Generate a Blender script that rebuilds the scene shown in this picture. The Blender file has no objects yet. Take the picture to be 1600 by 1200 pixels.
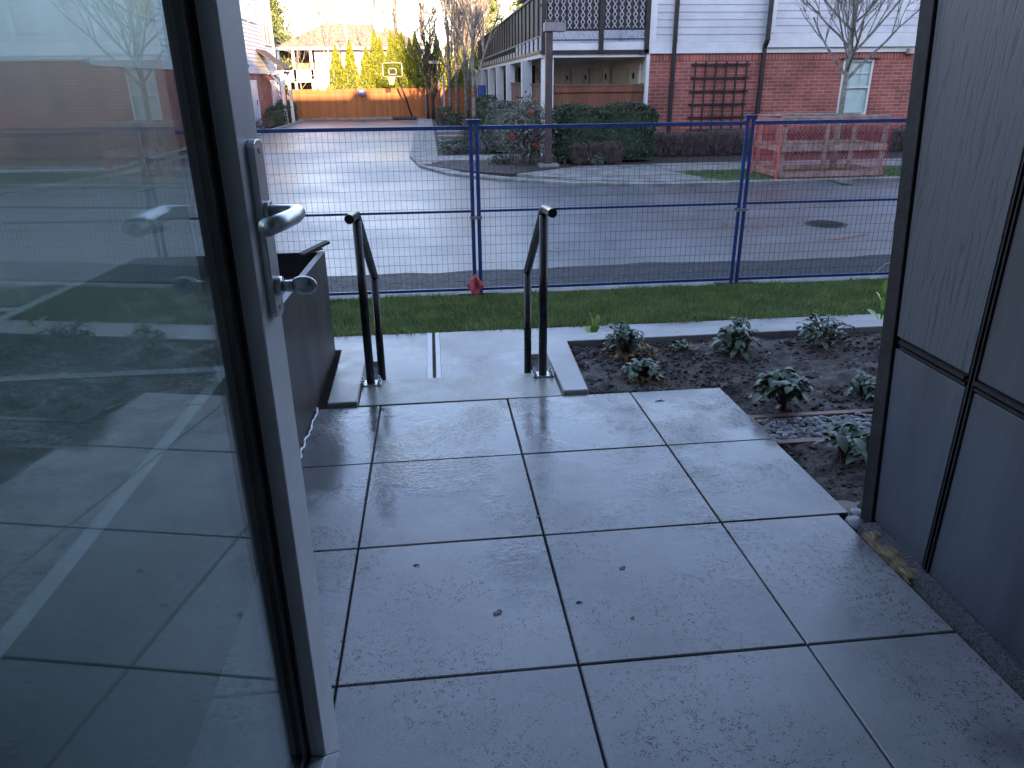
import bpy, math, random
import numpy as np
from mathutils import Vector, Matrix
R = math.radians
random.seed(7); rng = np.random.default_rng(11)
sc = bpy.context.scene
col = sc.collection
# ---------------------------------------------------------------- camera, sky, sun, exposure
CAMH = 1.34195; YAW, PITCH, ROLL, FPX = 0.10203, 0.39074, -0.01071, 1149.67
def cam_axes():
    cy, sy = math.cos(YAW), math.sin(YAW); cp, sp = math.cos(PITCH), math.sin(PITCH)
    f = np.array([sy*cp, cy*cp, -sp]); r = np.array([cy, -sy, 0.]); u = np.cross(r, f)
    c, s = math.cos(ROLL), math.sin(ROLL)
    return c*r+s*u, -s*r+c*u, f
cr, cu, cf = cam_axes()
camd = bpy.data.cameras.new("camera"); cam = bpy.data.objects.new("camera", camd); col.objects.link(cam)
m = Matrix(((cr[0], cu[0], -cf[0], 0), (cr[1], cu[1], -cf[1], 0), (cr[2], cu[2], -cf[2], CAMH), (0, 0, 0, 1)))
cam.matrix_world = m
camd.sensor_width = 36; camd.lens = FPX/1600*36; camd.clip_start = .02; camd.clip_end = 600
sc.camera = cam
SUN_EL, SUN_AZ = R(11.8), R(171)
w = bpy.data.worlds.new("World"); sc.world = w; w.use_nodes = True
nt = w.node_tree; bg = nt.nodes['Background']
sky = nt.nodes.new('ShaderNodeTexSky'); sky.sky_type = 'NISHITA'; sky.sun_disc = False
sky.sun_elevation = SUN_EL; sky.sun_rotation = SUN_AZ; sky.air_density = 1.0; sky.dust_density = .6; sky.ozone_density = 2.2
nt.links.new(sky.outputs[0], bg.inputs[0]); bg.inputs[1].default_value = 0.15
sl = bpy.data.lights.new("sun", 'SUN'); sl.energy = 3.2; sl.angle = R(.5); sl.color = (1, .76, .48)
so = bpy.data.objects.new("sun", sl); col.objects.link(so)
sv = Vector((math.sin(SUN_AZ)*math.cos(SUN_EL), math.cos(SUN_AZ)*math.cos(SUN_EL), math.sin(SUN_EL)))
so.rotation_euler = (-sv).to_track_quat('-Z', 'Y').to_euler()
sc.view_settings.view_transform = 'Standard'; sc.view_settings.look = 'None'; sc.view_settings.gamma = 1
sc.view_settings.use_curve_mapping = False
sc.view_settings.exposure = 2.78
sc.view_settings.use_white_balance = True; sc.view_settings.white_balance_temperature = 7450; sc.view_settings.white_balance_tint = 27
sc.cycles.max_bounces = 8; sc.cycles.transparent_max_bounces = 24; sc.cycles.glossy_bounces = 4; sc.cycles.diffuse_bounces = 3
sc.cycles.caustics_reflective = False

# ---------------------------------------------------------------- measuring helpers (photo direction -> known world plane)
C0 = np.array([0, 0, CAMH])
def ray(x, y): return cr*(x-800)/FPX+cu*(600-y)/FPX+cf
def atZ(x, y, z):
    d = ray(x, y); return C0+d*((z-CAMH)/d[2])
def atY(x, y, Y):
    d = ray(x, y); return C0+d*(Y/d[1])
def atX(x, y, X):
    d = ray(x, y); return C0+d*(X/d[0])
def atP(x, y, P0, n):
    d = ray(x, y); return C0+d*((n@(P0-C0))/(n@d))
SX, SY = .00309, -.02765
def pz(x, y): return SX*x+SY*y            # the patio falls gently away from the door
GZ = -.65                                  # street level

# ---------------------------------------------------------------- mesh helpers
class MB:
    def __init__(s): s.v = []; s.f = []
    def add(s, vs, fs):
        n = len(s.v); s.v += [tuple(map(float, a)) for a in vs]; s.f += [tuple(i+n for i in f) for f in fs]
    def box(s, x0, x1, y0, y1, z0, z1):
        s.add([(x0,y0,z0),(x1,y0,z0),(x1,y1,z0),(x0,y1,z0),(x0,y0,z1),(x1,y0,z1),(x1,y1,z1),(x0,y1,z1)],
              [(3,2,1,0),(4,5,6,7),(0,1,5,4),(1,2,6,5),(2,3,7,6),(3,0,4,7)]); return s
    def beam(s, a, b, w, h, up=(0,0,1)):
        a = Vector(a); b = Vector(b); d = (b-a).normalized(); u = Vector(up)
        if abs(d.dot(u)) > .98: u = Vector((0,1,0))
        r = d.cross(u).normalized(); u = r.cross(d).normalized()
        r = r*w/2; u = u*h/2
        s.add([a-r-u,a+r-u,a+r+u,a-r+u,b-r-u,b+r-u,b+r+u,b-r+u],[(0,1,2,3),(7,6,5,4),(0,4,5,1),(1,5,6,2),(2,6,7,3),(3,7,4,0)]); return s
    def tube(s, pts, rad, n=10, cap=True):
        pts = [Vector(p) for p in pts]; k = len(pts)
        if not hasattr(rad, '__len__'): rad = [rad]*k
        rings = []; prev = None
        for i, p in enumerate(pts):
            d = (pts[min(i+1, k-1)]-pts[max(i-1, 0)]).normalized()
            if prev is None:
                u = Vector((0,0,1)) if abs(d.z) < .9 else Vector((0,1,0))
                r = d.cross(u).normalized()
            else: r = (prev-d*prev.dot(d)).normalized()
            prev = r; q = d.cross(r)
            rings.append([p+(r*math.cos(2*math.pi*j/n)+q*math.sin(2*math.pi*j/n))*rad[i] for j in range(n)])
        vs = [v for rg in rings for v in rg]; fs = []
        for i in range(k-1):
            for j in range(n):
                fs.append((i*n+j, i*n+(j+1)%n, (i+1)*n+(j+1)%n, (i+1)*n+j))
        if cap: fs += [tuple(range(n))[::-1], tuple((k-1)*n+j for j in range(n))]
        s.add(vs, fs); return s
    def prism(s, poly, off):
        off = Vector(off); n = len(poly); p = [Vector(a) for a in poly]
        s.add(p+[a+off for a in p], [tuple(range(n))[::-1], tuple(range(n, 2*n))]+[(i, (i+1)%n, (i+1)%n+n, i+n) for i in range(n)]); return s
    def quad(s, *p): s.add(p, [tuple(range(len(p)))]); return s
    def blob(s, c, r, seed=0, n=7, m=10, amp=.25):
        rg = random.Random(seed); c = Vector(c); vs = []; fs = []
        for i in range(n+1):
            th = math.pi*i/n
            for j in range(m):
                ph = 2*math.pi*j/m; k = 1+rg.uniform(-amp, amp)
                if i in (0, n): k = 1
                vs.append(c+Vector((r[0]*math.sin(th)*math.cos(ph)*k, r[1]*math.sin(th)*math.sin(ph)*k, r[2]*math.cos(th)*k)))
        for i in range(n):
            for j in range(m): fs.append((i*m+j, (i+1)*m+j, (i+1)*m+(j+1)%m, i*m+(j+1)%m))
        s.add(vs, fs); return s
    def build(s, name, mat, parent=None, smooth=False, bevel=0):
        me = bpy.data.meshes.new(name); me.from_pydata(s.v, [], s.f); me.update()
        me.validate()
        return link(name, me, mat, parent, smooth, bevel)
def link(name, me, mat, parent=None, smooth=False, bevel=0):
    if mat: me.materials.append(mat)
    if smooth: me.shade_smooth() if hasattr(me, 'shade_smooth') else None
    o = bpy.data.objects.new(name, me); col.objects.link(o)
    if parent: o.parent = parent
    if bevel:
        b = o.modifiers.new('bevel', 'BEVEL'); b.width = bevel; b.segments = 2; b.limit_method = 'ANGLE'; b.angle_limit = R(40)
    if smooth and not bevel:
        pass
    return o
def npmesh(name, V, k, mat, parent=None):
    """V: (n*k,3) vertices, faces of k consecutive vertices"""
    V = np.asarray(V, dtype=np.float32); n = len(V)//k
    me = bpy.data.meshes.new(name); me.vertices.add(n*k); me.vertices.foreach_set('co', V.ravel())
    me.loops.add(n*k); me.loops.foreach_set('vertex_index', np.arange(n*k, dtype=np.int32))
    me.polygons.add(n); me.polygons.foreach_set('loop_start', np.arange(n, dtype=np.int32)*k)
    me.polygons.foreach_set('loop_total', np.full(n, k, dtype=np.int32)); me.update(calc_edges=True)
    return link(name, me, mat, parent)
def tag(o, label=None, cat=None, group=None, kind=None):
    if label: o['label'] = label
    if cat: o['category'] = cat
    if group: o['group'] = group
    if kind: o['kind'] = kind
    return o
def thing(name, loc, label, cat, group=None, rz=0):
    o = bpy.data.objects.new(name, None); col.objects.link(o); o.location = loc; o.rotation_euler = (0, 0, rz)
    o.empty_display_size = .1
    return tag(o, label, cat, group)
def child(o, root):
    """mesh was built in world coordinates: parent it under root and keep it in place"""
    o.parent = root; o.matrix_parent_inverse = (Matrix.Translation(Vector(root.location)) @ root.rotation_euler.to_matrix().to_4x4()).inverted(); return o
def struct(o): o['kind'] = 'structure'; return o

# ---------------------------------------------------------------- materials
MATS = {}
def mat(name, base=(.5,.5,.5), rough=.6, metal=0, var=.12, scale=8, bump=0, bscale=40, rvar=0, col2=None, spec=.5, coord='Object', vec=None, island=0, stretch=(1,1,1), subs=None, trans=0):
    if name in MATS: return MATS[name]
    mt = bpy.data.materials.new(name); mt.use_nodes = True; t = mt.node_tree; N = t.nodes; L = t.links
    b = N['Principled BSDF']; b.inputs['Metallic'].default_value = metal; b.inputs['Specular IOR Level'].default_value = spec
    tc = N.new('ShaderNodeTexCoord'); mp = N.new('ShaderNodeMapping'); mp.inputs['Scale'].default_value = stretch
    L.new(tc.outputs[coord], mp.inputs[0]); src = mp.outputs[0]
    nz = N.new('ShaderNodeTexNoise'); nz.inputs['Scale'].default_value = scale; nz.inputs['Detail'].default_value = 6; nz.inputs['Roughness'].default_value = .65
    L.new(src, nz.inputs['Vector'])
    c2 = col2 or tuple(c*(1-var*2.2) for c in base); c1 = base if col2 else tuple(min(1, c*(1+var)) for c in base)
    rp = N.new('ShaderNodeValToRGB'); rp.color_ramp.elements[0].position = .35; rp.color_ramp.elements[1].position = .65
    rp.color_ramp.elements[0].color = (*c2, 1); rp.color_ramp.elements[1].color = (*c1, 1)
    L.new(nz.outputs[0], rp.inputs[0]); out = rp.outputs[0]
    if island:
        g = N.new('ShaderNodeNewGeometry'); hs = N.new('ShaderNodeHueSaturation')
        mr = N.new('ShaderNodeMapRange'); mr.inputs[3].default_value = 1-island; mr.inputs[4].default_value = 1+island
        L.new(g.outputs['Random Per Island'], mr.inputs[0]); L.new(mr.outputs[0], hs.inputs['Value'])
        mr2 = N.new('ShaderNodeMapRange'); mr2.inputs[3].default_value = .485; mr2.inputs[4].default_value = .515
        L.new(g.outputs['Random Per Island'], mr2.inputs[0]); L.new(mr2.outputs[0], hs.inputs['Hue'])
        L.new(out, hs.inputs['Color']); out = hs.outputs[0]
    L.new(out, b.inputs['Base Color'])
    if rvar:
        n2 = N.new('ShaderNodeTexNoise'); n2.inputs['Scale'].default_value = scale*.35; n2.inputs['Detail'].default_value = 5
        L.new(src, n2.inputs['Vector'])
        m2 = N.new('ShaderNodeMapRange'); m2.inputs[1].default_value = .35; m2.inputs[2].default_value = .65
        m2.inputs[3].default_value = max(.02, rough-rvar); m2.inputs[4].default_value = min(1, rough+rvar)
        L.new(n2.outputs[0], m2.inputs[0]); L.new(m2.outputs[0], b.inputs['Roughness'])
    else: b.inputs['Roughness'].default_value = rough
    if bump:
        n3 = N.new('ShaderNodeTexNoise'); n3.inputs['Scale'].default_value = bscale; n3.inputs['Detail'].default_value = 4
        L.new(src, n3.inputs['Vector'])
        bp = N.new('ShaderNodeBump'); bp.inputs['Strength'].default_value = bump; bp.inputs['Distance'].default_value = .01
        L.new(n3.outputs[0], bp.inputs['Height']); L.new(bp.outputs[0], b.inputs['Normal'])
    if trans:
        tb = N.new('ShaderNodeBsdfTranslucent'); mx = N.new('ShaderNodeMixShader'); mx.inputs[0].default_value = trans
        L.new(out, tb.inputs[0]); L.new(b.outputs[0], mx.inputs[1]); L.new(tb.outputs[0], mx.inputs[2])
        L.new(mx.outputs[0], N['Material Output'].inputs[0])
    MATS[name] = mt; return mt

def nodes_of(mt): return mt.node_tree.nodes, mt.node_tree.links

def wet_slab(name, base, speck=True, r_lo=.16, r_hi=.5, wscale=1.3, ripple=.35, outer=False):
    """wet cast concrete: fine dark pits, film of water with a wrinkled surface in places"""
    mt = bpy.data.materials.new(name); mt.use_nodes = True; N, L = nodes_of(mt); b = N['Principled BSDF']
    tc = N.new('ShaderNodeTexCoord'); src = tc.outputs['Object']
    def noise(s, d=5, r=.6, v=src):
        n = N.new('ShaderNodeTexNoise'); n.inputs['Scale'].default_value = s; n.inputs['Detail'].default_value = d; n.inputs['Roughness'].default_value = r
        L.new(v, n.inputs['Vector']); return n.outputs[0]
    def ramp(i, a, b_, c0, c1):
        r = N.new('ShaderNodeMapRange'); r.inputs[1].default_value = a; r.inputs[2].default_value = b_; r.inputs[3].default_value = c0; r.inputs[4].default_value = c1
        L.new(i, r.inputs[0]); return r.outputs[0]
    def math_(op, a, b_):
        n = N.new('ShaderNodeMath'); n.operation = op
        for k, x in enumerate((a, b_)):
            if isinstance(x, (int, float)): n.inputs[k].default_value = x
            else: L.new(x, n.inputs[k])
        return n.outputs[0]
    big = noise(1.7, 6, .62); mid = noise(9, 5); fine = noise(150, 3)
    wn_ = noise(wscale, 5, .6)
    if outer:
        sx = N.new('ShaderNodeSeparateXYZ'); L.new(src, sx.inputs[0]); wn_ = math_('ADD', wn_, ramp(sx.outputs['Y'], 1.3, 2.5, -.12, .10))
    wet = ramp(wn_, .44 if outer else .34, .60 if outer else .68, 0, 1)
    v = math_('ADD', ramp(big, .3, .7, .68, 1.15), ramp(mid, .3, .7, -.06, .06))
    v = math_('ADD', v, ramp(fine, .3, .7, -.08, .08)); v = math_('ADD', v, ramp(noise(38, 6, .8), .35, .65, -.22, .22)) if 'asphalt' in name else v
    if speck:
        vo = N.new('ShaderNodeTexVoronoi'); vo.inputs['Scale'].default_value = 150; vo.inputs['Randomness'].default_value = 1
        wv = N.new('ShaderNodeTexNoise'); wv.inputs['Scale'].default_value = 60; L.new(src, wv.inputs['Vector'])
        va = N.new('ShaderNodeVectorMath'); va.operation = 'SCALE'; va.inputs['Scale'].default_value = .02; L.new(wv.outputs['Color'], va.inputs[0])
        vb = N.new('ShaderNodeVectorMath'); vb.operation = 'ADD'; L.new(src, vb.inputs[0]); L.new(va.outputs[0], vb.inputs[1])
        L.new(vb.outputs[0], vo.inputs['Vector'])
        size = math_('MULTIPLY', ramp(noise(2.6, 5), .36, .58, .12, .36), ramp(noise(45, 2), .4, .6, .3, 1.25))
        pit = N.new('ShaderNodeMath'); pit.operation = 'LESS_THAN'; L.new(vo.outputs['Distance'], pit.inputs[0]); L.new(size, pit.inputs[1])
        v = math_('MULTIPLY', v, ramp(pit.outputs[0], 0, 1, 1, .24))
    dark = ramp(wet, 0, 1, 1.08, .50)
    gi = N.new('ShaderNodeNewGeometry'); v = math_('MULTIPLY', v, ramp(gi.outputs['Random Per Island'], 0, 1, .80, 1.14) if outer else 1.0); v = math_('MULTIPLY', v, dark)
    mx = N.new('ShaderNodeVectorMath'); mx.operation = 'SCALE'; mx.inputs[0].default_value = base; L.new(v, mx.inputs['Scale'])
    L.new(mx.outputs[0], b.inputs['Base Color'])
    rr = math_('ADD', ramp(wet, 0, 1, r_hi, r_lo), ramp(mid, .3, .7, -.04, .04)); L.new(rr, b.inputs['Roughness'])
    # wrinkled water film
    mp = N.new('ShaderNodeMapping'); mp.inputs['Scale'].default_value = (1, 1.7, 1); L.new(src, mp.inputs[0])
    rip = noise(42, 4, .6, mp.outputs[0]); rmask = math_('MULTIPLY', wet, ramp(noise(2.6, 4), .44, .60, .10, 1))
    h = math_('ADD', math_('MULTIPLY', math_('MULTIPLY', rip, rmask), ripple), math_('MULTIPLY', fine, .10))
    if speck: h = math_('SUBTRACT', h, math_('MULTIPLY', pit.outputs[0], .12))
    bp = N.new('ShaderNodeBump'); bp.inputs['Strength'].default_value = .5; bp.inputs['Distance'].default_value = .006
    L.new(h, bp.inputs['Height']); L.new(bp.outputs[0], b.inputs['Normal'])
    b.inputs['Specular IOR Level'].default_value = .6
    MATS[name] = mt; return mt

def brick_mat(name, axis='x', soldier=False):
    mt = bpy.data.materials.new(name); mt.use_nodes = True; N, L = nodes_of(mt); b = N['Principled BSDF']
    tc = N.new('ShaderNodeTexCoord'); sp = N.new('ShaderNodeSeparateXYZ'); cb = N.new('ShaderNodeCombineXYZ')
    L.new(tc.outputs['Object'], sp.inputs[0])
    h = sp.outputs['X' if axis == 'x' else 'Y']
    if soldier: L.new(sp.outputs['Z'], cb.inputs[0]); L.new(h, cb.inputs[1])
    else: L.new(h, cb.inputs[0]); L.new(sp.outputs['Z'], cb.inputs[1])
    bt = N.new('ShaderNodeTexBrick'); bt.inputs['Scale'].default_value = 1
    bt.inputs['Brick Width'].default_value = .30 if not soldier else .5; bt.inputs['Row Height'].default_value = .092
    bt.inputs['Mortar Size'].default_value = .006; bt.inputs['Mortar Smooth'].default_value = .2
    bt.inputs['Color1'].default_value = (.43, .118, .088, 1); bt.inputs['Color2'].default_value = (.29, .076, .062, 1)
    bt.inputs['Mortar'].default_value = (.46, .34, .30, 1)
    if soldier: bt.offset = 0
    L.new(cb.outputs[0], bt.inputs['Vector'])
    nz = N.new('ShaderNodeTexNoise'); nz.inputs['Scale'].default_value = 1.2; nz.inputs['Detail'].default_value = 7; L.new(tc.outputs['Object'], nz.inputs['Vector'])
    mr = N.new('ShaderNodeMapRange'); mr.inputs[1].default_value = .3; mr.inputs[2].default_value = .7; mr.inputs[3].default_value = .62; mr.inputs[4].default_value = 1.28
    L.new(nz.outputs[0], mr.inputs[0])
    ml = N.new('ShaderNodeVectorMath'); ml.operation = 'SCALE'; L.new(bt.outputs[0], ml.inputs[0]); L.new(mr.outputs[0], ml.inputs['Scale'])
    L.new(ml.outputs[0], b.inputs['Base Color']); b.inputs['Roughness'].default_value = .85
    bp = N.new('ShaderNodeBump'); bp.inputs['Strength'].default_value = .6; bp.inputs['Distance'].default_value = .01; bp.invert = True
    L.new(bt.outputs['Fac'], bp.inputs['Height']); L.new(bp.outputs[0], b.inputs['Normal'])
    return mt

def plank_mat(name, c1, c2, width=.14, axis='X', rough=.75):
    """vertical boards: colour varies per board along one axis, grain runs down"""
    mt = bpy.data.materials.new(name); mt.use_nodes = True; N, L = nodes_of(mt); b = N['Principled BSDF']
    tc = N.new('ShaderNodeTexCoord'); sp = N.new('ShaderNodeSeparateXYZ'); L.new(tc.outputs['Object'], sp.inputs[0])
    d = N.new('ShaderNodeMath'); d.operation = 'DIVIDE'; L.new(sp.outputs[axis], d.inputs[0]); d.inputs[1].default_value = width
    fl = N.new('ShaderNodeMath'); fl.operation = 'FLOOR'; L.new(d.outputs[0], fl.inputs[0])
    wn = N.new('ShaderNodeTexWhiteNoise'); wn.noise_dimensions = '1D'; L.new(fl.outputs[0], wn.inputs['W'])
    mp = N.new('ShaderNodeMapping'); mp.inputs['Scale'].default_value = (12, 12, .8); L.new(tc.outputs['Object'], mp.inputs[0])
    nz = N.new('ShaderNodeTexNoise'); nz.inputs['Scale'].default_value = 2.5; nz.inputs['Detail'].default_value = 6; L.new(mp.outputs[0], nz.inputs['Vector'])
    ad = N.new('ShaderNodeMath'); ad.operation = 'MULTIPLY_ADD'; L.new(wn.outputs[0], ad.inputs[0]); ad.inputs[1].default_value = .5; L.new(nz.outputs[0], ad.inputs[2])
    rp = N.new('ShaderNodeValToRGB'); rp.color_ramp.elements[0].position = .35; rp.color_ramp.elements[1].position = 1.0
    rp.color_ramp.elements[0].color = (*c2, 1); rp.color_ramp.elements[1].color = (*c1, 1); L.new(ad.outputs[0], rp.inputs[0])
    L.new(rp.outputs[0], b.inputs['Base Color']); b.inputs['Roughness'].default_value = rough
    bp = N.new('ShaderNodeBump'); bp.inputs['Strength'].default_value = .3; bp.inputs['Distance'].default_value = .005
    L.new(nz.outputs[0], bp.inputs['Height']); L.new(bp.outputs[0], b.inputs['Normal'])
    return mt

def glass_mat(name, tint=(.80,.88,.86), ior=1.9, rough=0, dark=1):
    mt = bpy.data.materials.new(name); mt.use_nodes = True; N, L = nodes_of(mt)
    N.remove(N['Principled BSDF']); o = N['Material Output']
    fr = N.new('ShaderNodeFresnel'); ge = N.new('ShaderNodeNewGeometry'); ma = N.new('ShaderNodeMath'); ma.operation = 'MULTIPLY_ADD'
    L.new(ge.outputs['Backfacing'], ma.inputs[0]); ma.inputs[1].default_value = 1/ior-ior; ma.inputs[2].default_value = ior; L.new(ma.outputs[0], fr.inputs[0])
    tr = N.new('ShaderNodeBsdfTransparent'); tr.inputs[0].default_value = (*tint, 1)
    gl = N.new('ShaderNodeBsdfGlossy'); gl.inputs['Roughness'].default_value = rough; gl.inputs[0].default_value = (dark, dark, dark, 1)
    nz = N.new('ShaderNodeTexNoise'); nz.inputs['Scale'].default_value = 1.4
    tc = N.new('ShaderNodeTexCoord'); L.new(tc.outputs['Object'], nz.inputs['Vector'])
    bp = N.new('ShaderNodeBump'); bp.inputs['Strength'].default_value = .02; bp.inputs['Distance'].default_value = .02
    L.new(nz.outputs[0], bp.inputs['Height']); L.new(bp.outputs[0], gl.inputs['Normal'])
    mx = N.new('ShaderNodeMixShader'); L.new(fr.outputs[0], mx.inputs[0]); L.new(tr.outputs[0], mx.inputs[1]); L.new(gl.outputs[0], mx.inputs[2])
    L.new(mx.outputs[0], o.inputs[0]); return mt

M_paver = wet_slab('wet_paver', (.215, .215, .215), True, .085, .44, 1.5, .9, True)
M_conc = wet_slab('wet_concrete', (.34, .34, .335), False, .2, .5, 2.2, .2)
M_asph = wet_slab('wet_asphalt', (.15, .15, .158), False, .26, .46, .3, .5)
M_asph2 = mat('new_asphalt', (.026, .026, .030), .68, spec=.35, var=.2, scale=60, bump=.25, bscale=140, rvar=.1)
M_kerb = mat('kerb_concrete', (.25, .24, .22), .7, var=.2, scale=3, bump=.3, bscale=60)
M_soil = mat('garden_soil', (.058, .043, .037), .85, var=.4, scale=26, bump=1, bscale=90, rvar=.25)
M_dirt = mat('dirt', (.10, .085, .065), .9, var=.3, scale=4, bump=.6, bscale=30)
M_grassbase = mat('turf', (.08, .12, .045), .9, var=.3, scale=6, bump=.6, bscale=60)
M_grass = mat('grass_blades', (.22, .29, .105), .55, scale=3, col2=(.12, .18, .06), island=.4, trans=.2)
M_steel = mat('painted_dark_steel', (.014, .014, .016), .3, var=.3, scale=20, rvar=.1, bump=.05, bscale=60, spec=.35)
M_galv = mat('galvanised_steel', (.5, .5, .5), .35, metal=1, var=.2, scale=60)
M_doorp = mat('door_paint', (.72, .74, .78), .34, var=.05, scale=5, bump=.04, bscale=180, rvar=.08)
M_alu = mat('satin_aluminium', (.62, .64, .67), .32, metal=.75, var=.05, scale=30, bump=.03, bscale=300)
M_black = mat('black_gasket', (.008, .008, .009), .5, var=.1)
M_bead = mat('glazing_bead', (.06, .05, .05), .4, var=.2, scale=12)
M_plant = mat('planter_steel', (.030, .027, .030), .48, var=.3, scale=5, bump=.12, bscale=20, rvar=.12, stretch=(1, 1, .25))
M_clad = mat('cladding_board', (.066, .079, .095), .48, var=.16, scale=3.5, bump=.10, bscale=50, rvar=.10, stretch=(1, 1, .22))
M_trim = mat('cladding_trim', (.022, .021, .023), .7, spec=.25, var=.25, scale=9, bump=.2, bscale=50)
M_blue = mat('blue_fence_paint', (.010, .055, .22), .38, var=.18, scale=10, bump=.06, bscale=60)
M_wire = mat('fence_wire', (.010, .018, .055), .45, var=.2, metal=.2)
M_white = mat('white_trim', (.66, .67, .68), .5, var=.05, scale=2)
M_siding = mat('pale_siding', (.55, .565, .60), .55, var=.06, scale=1.2)
M_cream = mat('cream_siding', (.80, .74, .60), .6, var=.08, scale=1.5)
M_brick = brick_mat('red_brick', 'x'); M_brickS = brick_mat('red_brick_soldier', 'x', True); M_brickY = brick_mat('red_brick_side', 'y')
M_dkmetal = mat('dark_brown_metal', (.03, .024, .026), .4, var=.2, scale=8)
M_deckw = plank_mat('weathered_boards', (.20, .155, .11), (.07, .055, .045), .30, 'Y')
M_darkwood = mat('dark_stained_wood', (.028, .024, .024), .7, var=.3, scale=6)
M_cedar = plank_mat('cedar_boards', (.38, .135, .042), (.22, .080, .030), .145, 'X')
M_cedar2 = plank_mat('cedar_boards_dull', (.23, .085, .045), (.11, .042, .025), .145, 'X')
M_lumber = mat('lumber', (.42, .36, .30), .7, var=.2, scale=5, stretch=(1, 1, 1), bump=.2, bscale=30)
M_lumber2 = mat('edging_lumber', (.20, .125, .09), .6, var=.3, scale=8, bump=.3, bscale=30)
M_bark = mat('grey_bark', (.17, .155, .135), .85, var=.3, scale=10, bump=.5, bscale=25)
M_barkl = mat('pale_bark', (.26, .24, .21), .85, var=.3, scale=6, bump=.4, bscale=25)
M_lichen = mat('lichen_bark', (.36, .34, .27), .9, scale=18, col2=(.18, .165, .13), bump=.6, bscale=40)
M_twig = mat('brown_twigs', (.17, .115, .105), .8, var=.3, scale=8, island=.35)
M_yew = mat('yew_leaf', (.05, .085, .038), .6, scale=4, col2=(.022, .045, .022), island=.5)
M_greyleaf = mat('grey_green_leaf', (.14, .17, .14), .6, scale=5, col2=(.08, .11, .08), island=.5)
M_nand = mat('nandina_leaf', (.22, .18, .15), .6, scale=3, col2=(.10, .14, .10), island=.5)
M_arb = mat('arborvitae_leaf', (.235, .27, .020), .65, scale=2, col2=(.14, .175, .018), island=.4, trans=.15)
M_conif = mat('conifer_leaf', (.16, .20, .06), .7, scale=1, col2=(.08, .12, .04), island=.5)
M_skim = mat('skimmia_leaf', (.055, .100, .048), .42, scale=10, col2=(.024, .052, .026), island=.35)
M_skiml = mat('fresh_leaf', (.22, .38, .06), .35, scale=10, col2=(.12, .24, .05), island=.3)
M_dryleaf = mat('dry_leaf', (.33, .17, .07), .75, scale=20, col2=(.18, .09, .045), island=.35)
M_red = mat('red_berry', (.55, .05, .03), .4)
M_redmesh = mat('red_plastic_mesh', (.85, .14, .13), .5, var=.15, scale=5)
M_pink = mat('pink_flag', (.80, .13, .17), .55, var=.1, scale=30)
M_cobble = mat('river_stone', (.16, .16, .17), .35, var=.2, scale=4, island=.7, bump=.2, bscale=80)
M_shingle = mat('roof_shingle', (.42, .275, .18), .9, var=.25, scale=5, bump=.4, bscale=20)
M_dshingle = mat('dark_shingle', (.06, .052, .05), .9, var=.3, scale=6, bump=.4, bscale=20)
M_bluebox = mat('blue_plastic', (.02, .10, .36), .4)
M_int = mat('interior_plaster', (.45, .43, .40), .8)
M_soffit = mat('soffit_board', (.30, .31, .33), .7)
M_wfacade = mat('own_facade', (.35, .33, .32), .8)
M_glassD = glass_mat('door_glass', (.88, .94, .93), 1.58)
M_pane = mat('window_pane', (.055, .09, .10), .08, var=.2, scale=1, spec=.8)
M_blind = mat('window_blinds', (.70, .80, .77), .45, var=.06)

# cladding with pressed wood grain (long wavy vertical lines)
M_grain = bpy.data.materials.new('cladding_woodgrain'); M_grain.use_nodes = True
N, L = nodes_of(M_grain); b = N['Principled BSDF']; tc = N.new('ShaderNodeTexCoord')
mp = N.new('ShaderNodeMapping'); mp.inputs['Scale'].default_value = (1, 1, .11); L.new(tc.outputs['Object'], mp.inputs[0])
wv = N.new('ShaderNodeTexWave'); wv.wave_type = 'BANDS'; wv.bands_direction = 'Y'; wv.inputs['Scale'].default_value = 13; wv.inputs['Distortion'].default_value = 9
wv.inputs['Detail'].default_value = 3; wv.inputs['Detail Scale'].default_value = 2.2; L.new(mp.outputs[0], wv.inputs['Vector'])
rp = N.new('ShaderNodeValToRGB'); rp.color_ramp.elements[0].position = .0; rp.color_ramp.elements[1].position = .16
rp.color_ramp.elements[0].color = (.046, .054, .065, 1); rp.color_ramp.elements[1].color = (.075, .088, .103, 1); L.new(wv.outputs[0], rp.inputs[0])
L.new(rp.outputs[0], b.inputs['Base Color']); b.inputs['Roughness'].default_value = .46
rq = N.new('ShaderNodeMapRange'); rq.inputs[1].default_value = 0; rq.inputs[2].default_value = .2; L.new(wv.outputs[0], rq.inputs[0])
bp = N.new('ShaderNodeBump'); bp.inputs['Strength'].default_value = .5; bp.inputs['Distance'].default_value = .002; L.new(rq.outputs[0], bp.inputs['Height']); L.new(bp.outputs[0], b.inputs['Normal'])

# ================================================================ SETTING
struct(MB().quad((-150, -30, -.80), (150, -30, -.80), (150, 400, -.80), (-150, 400, -.80)).build('ground', M_dirt))
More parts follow.
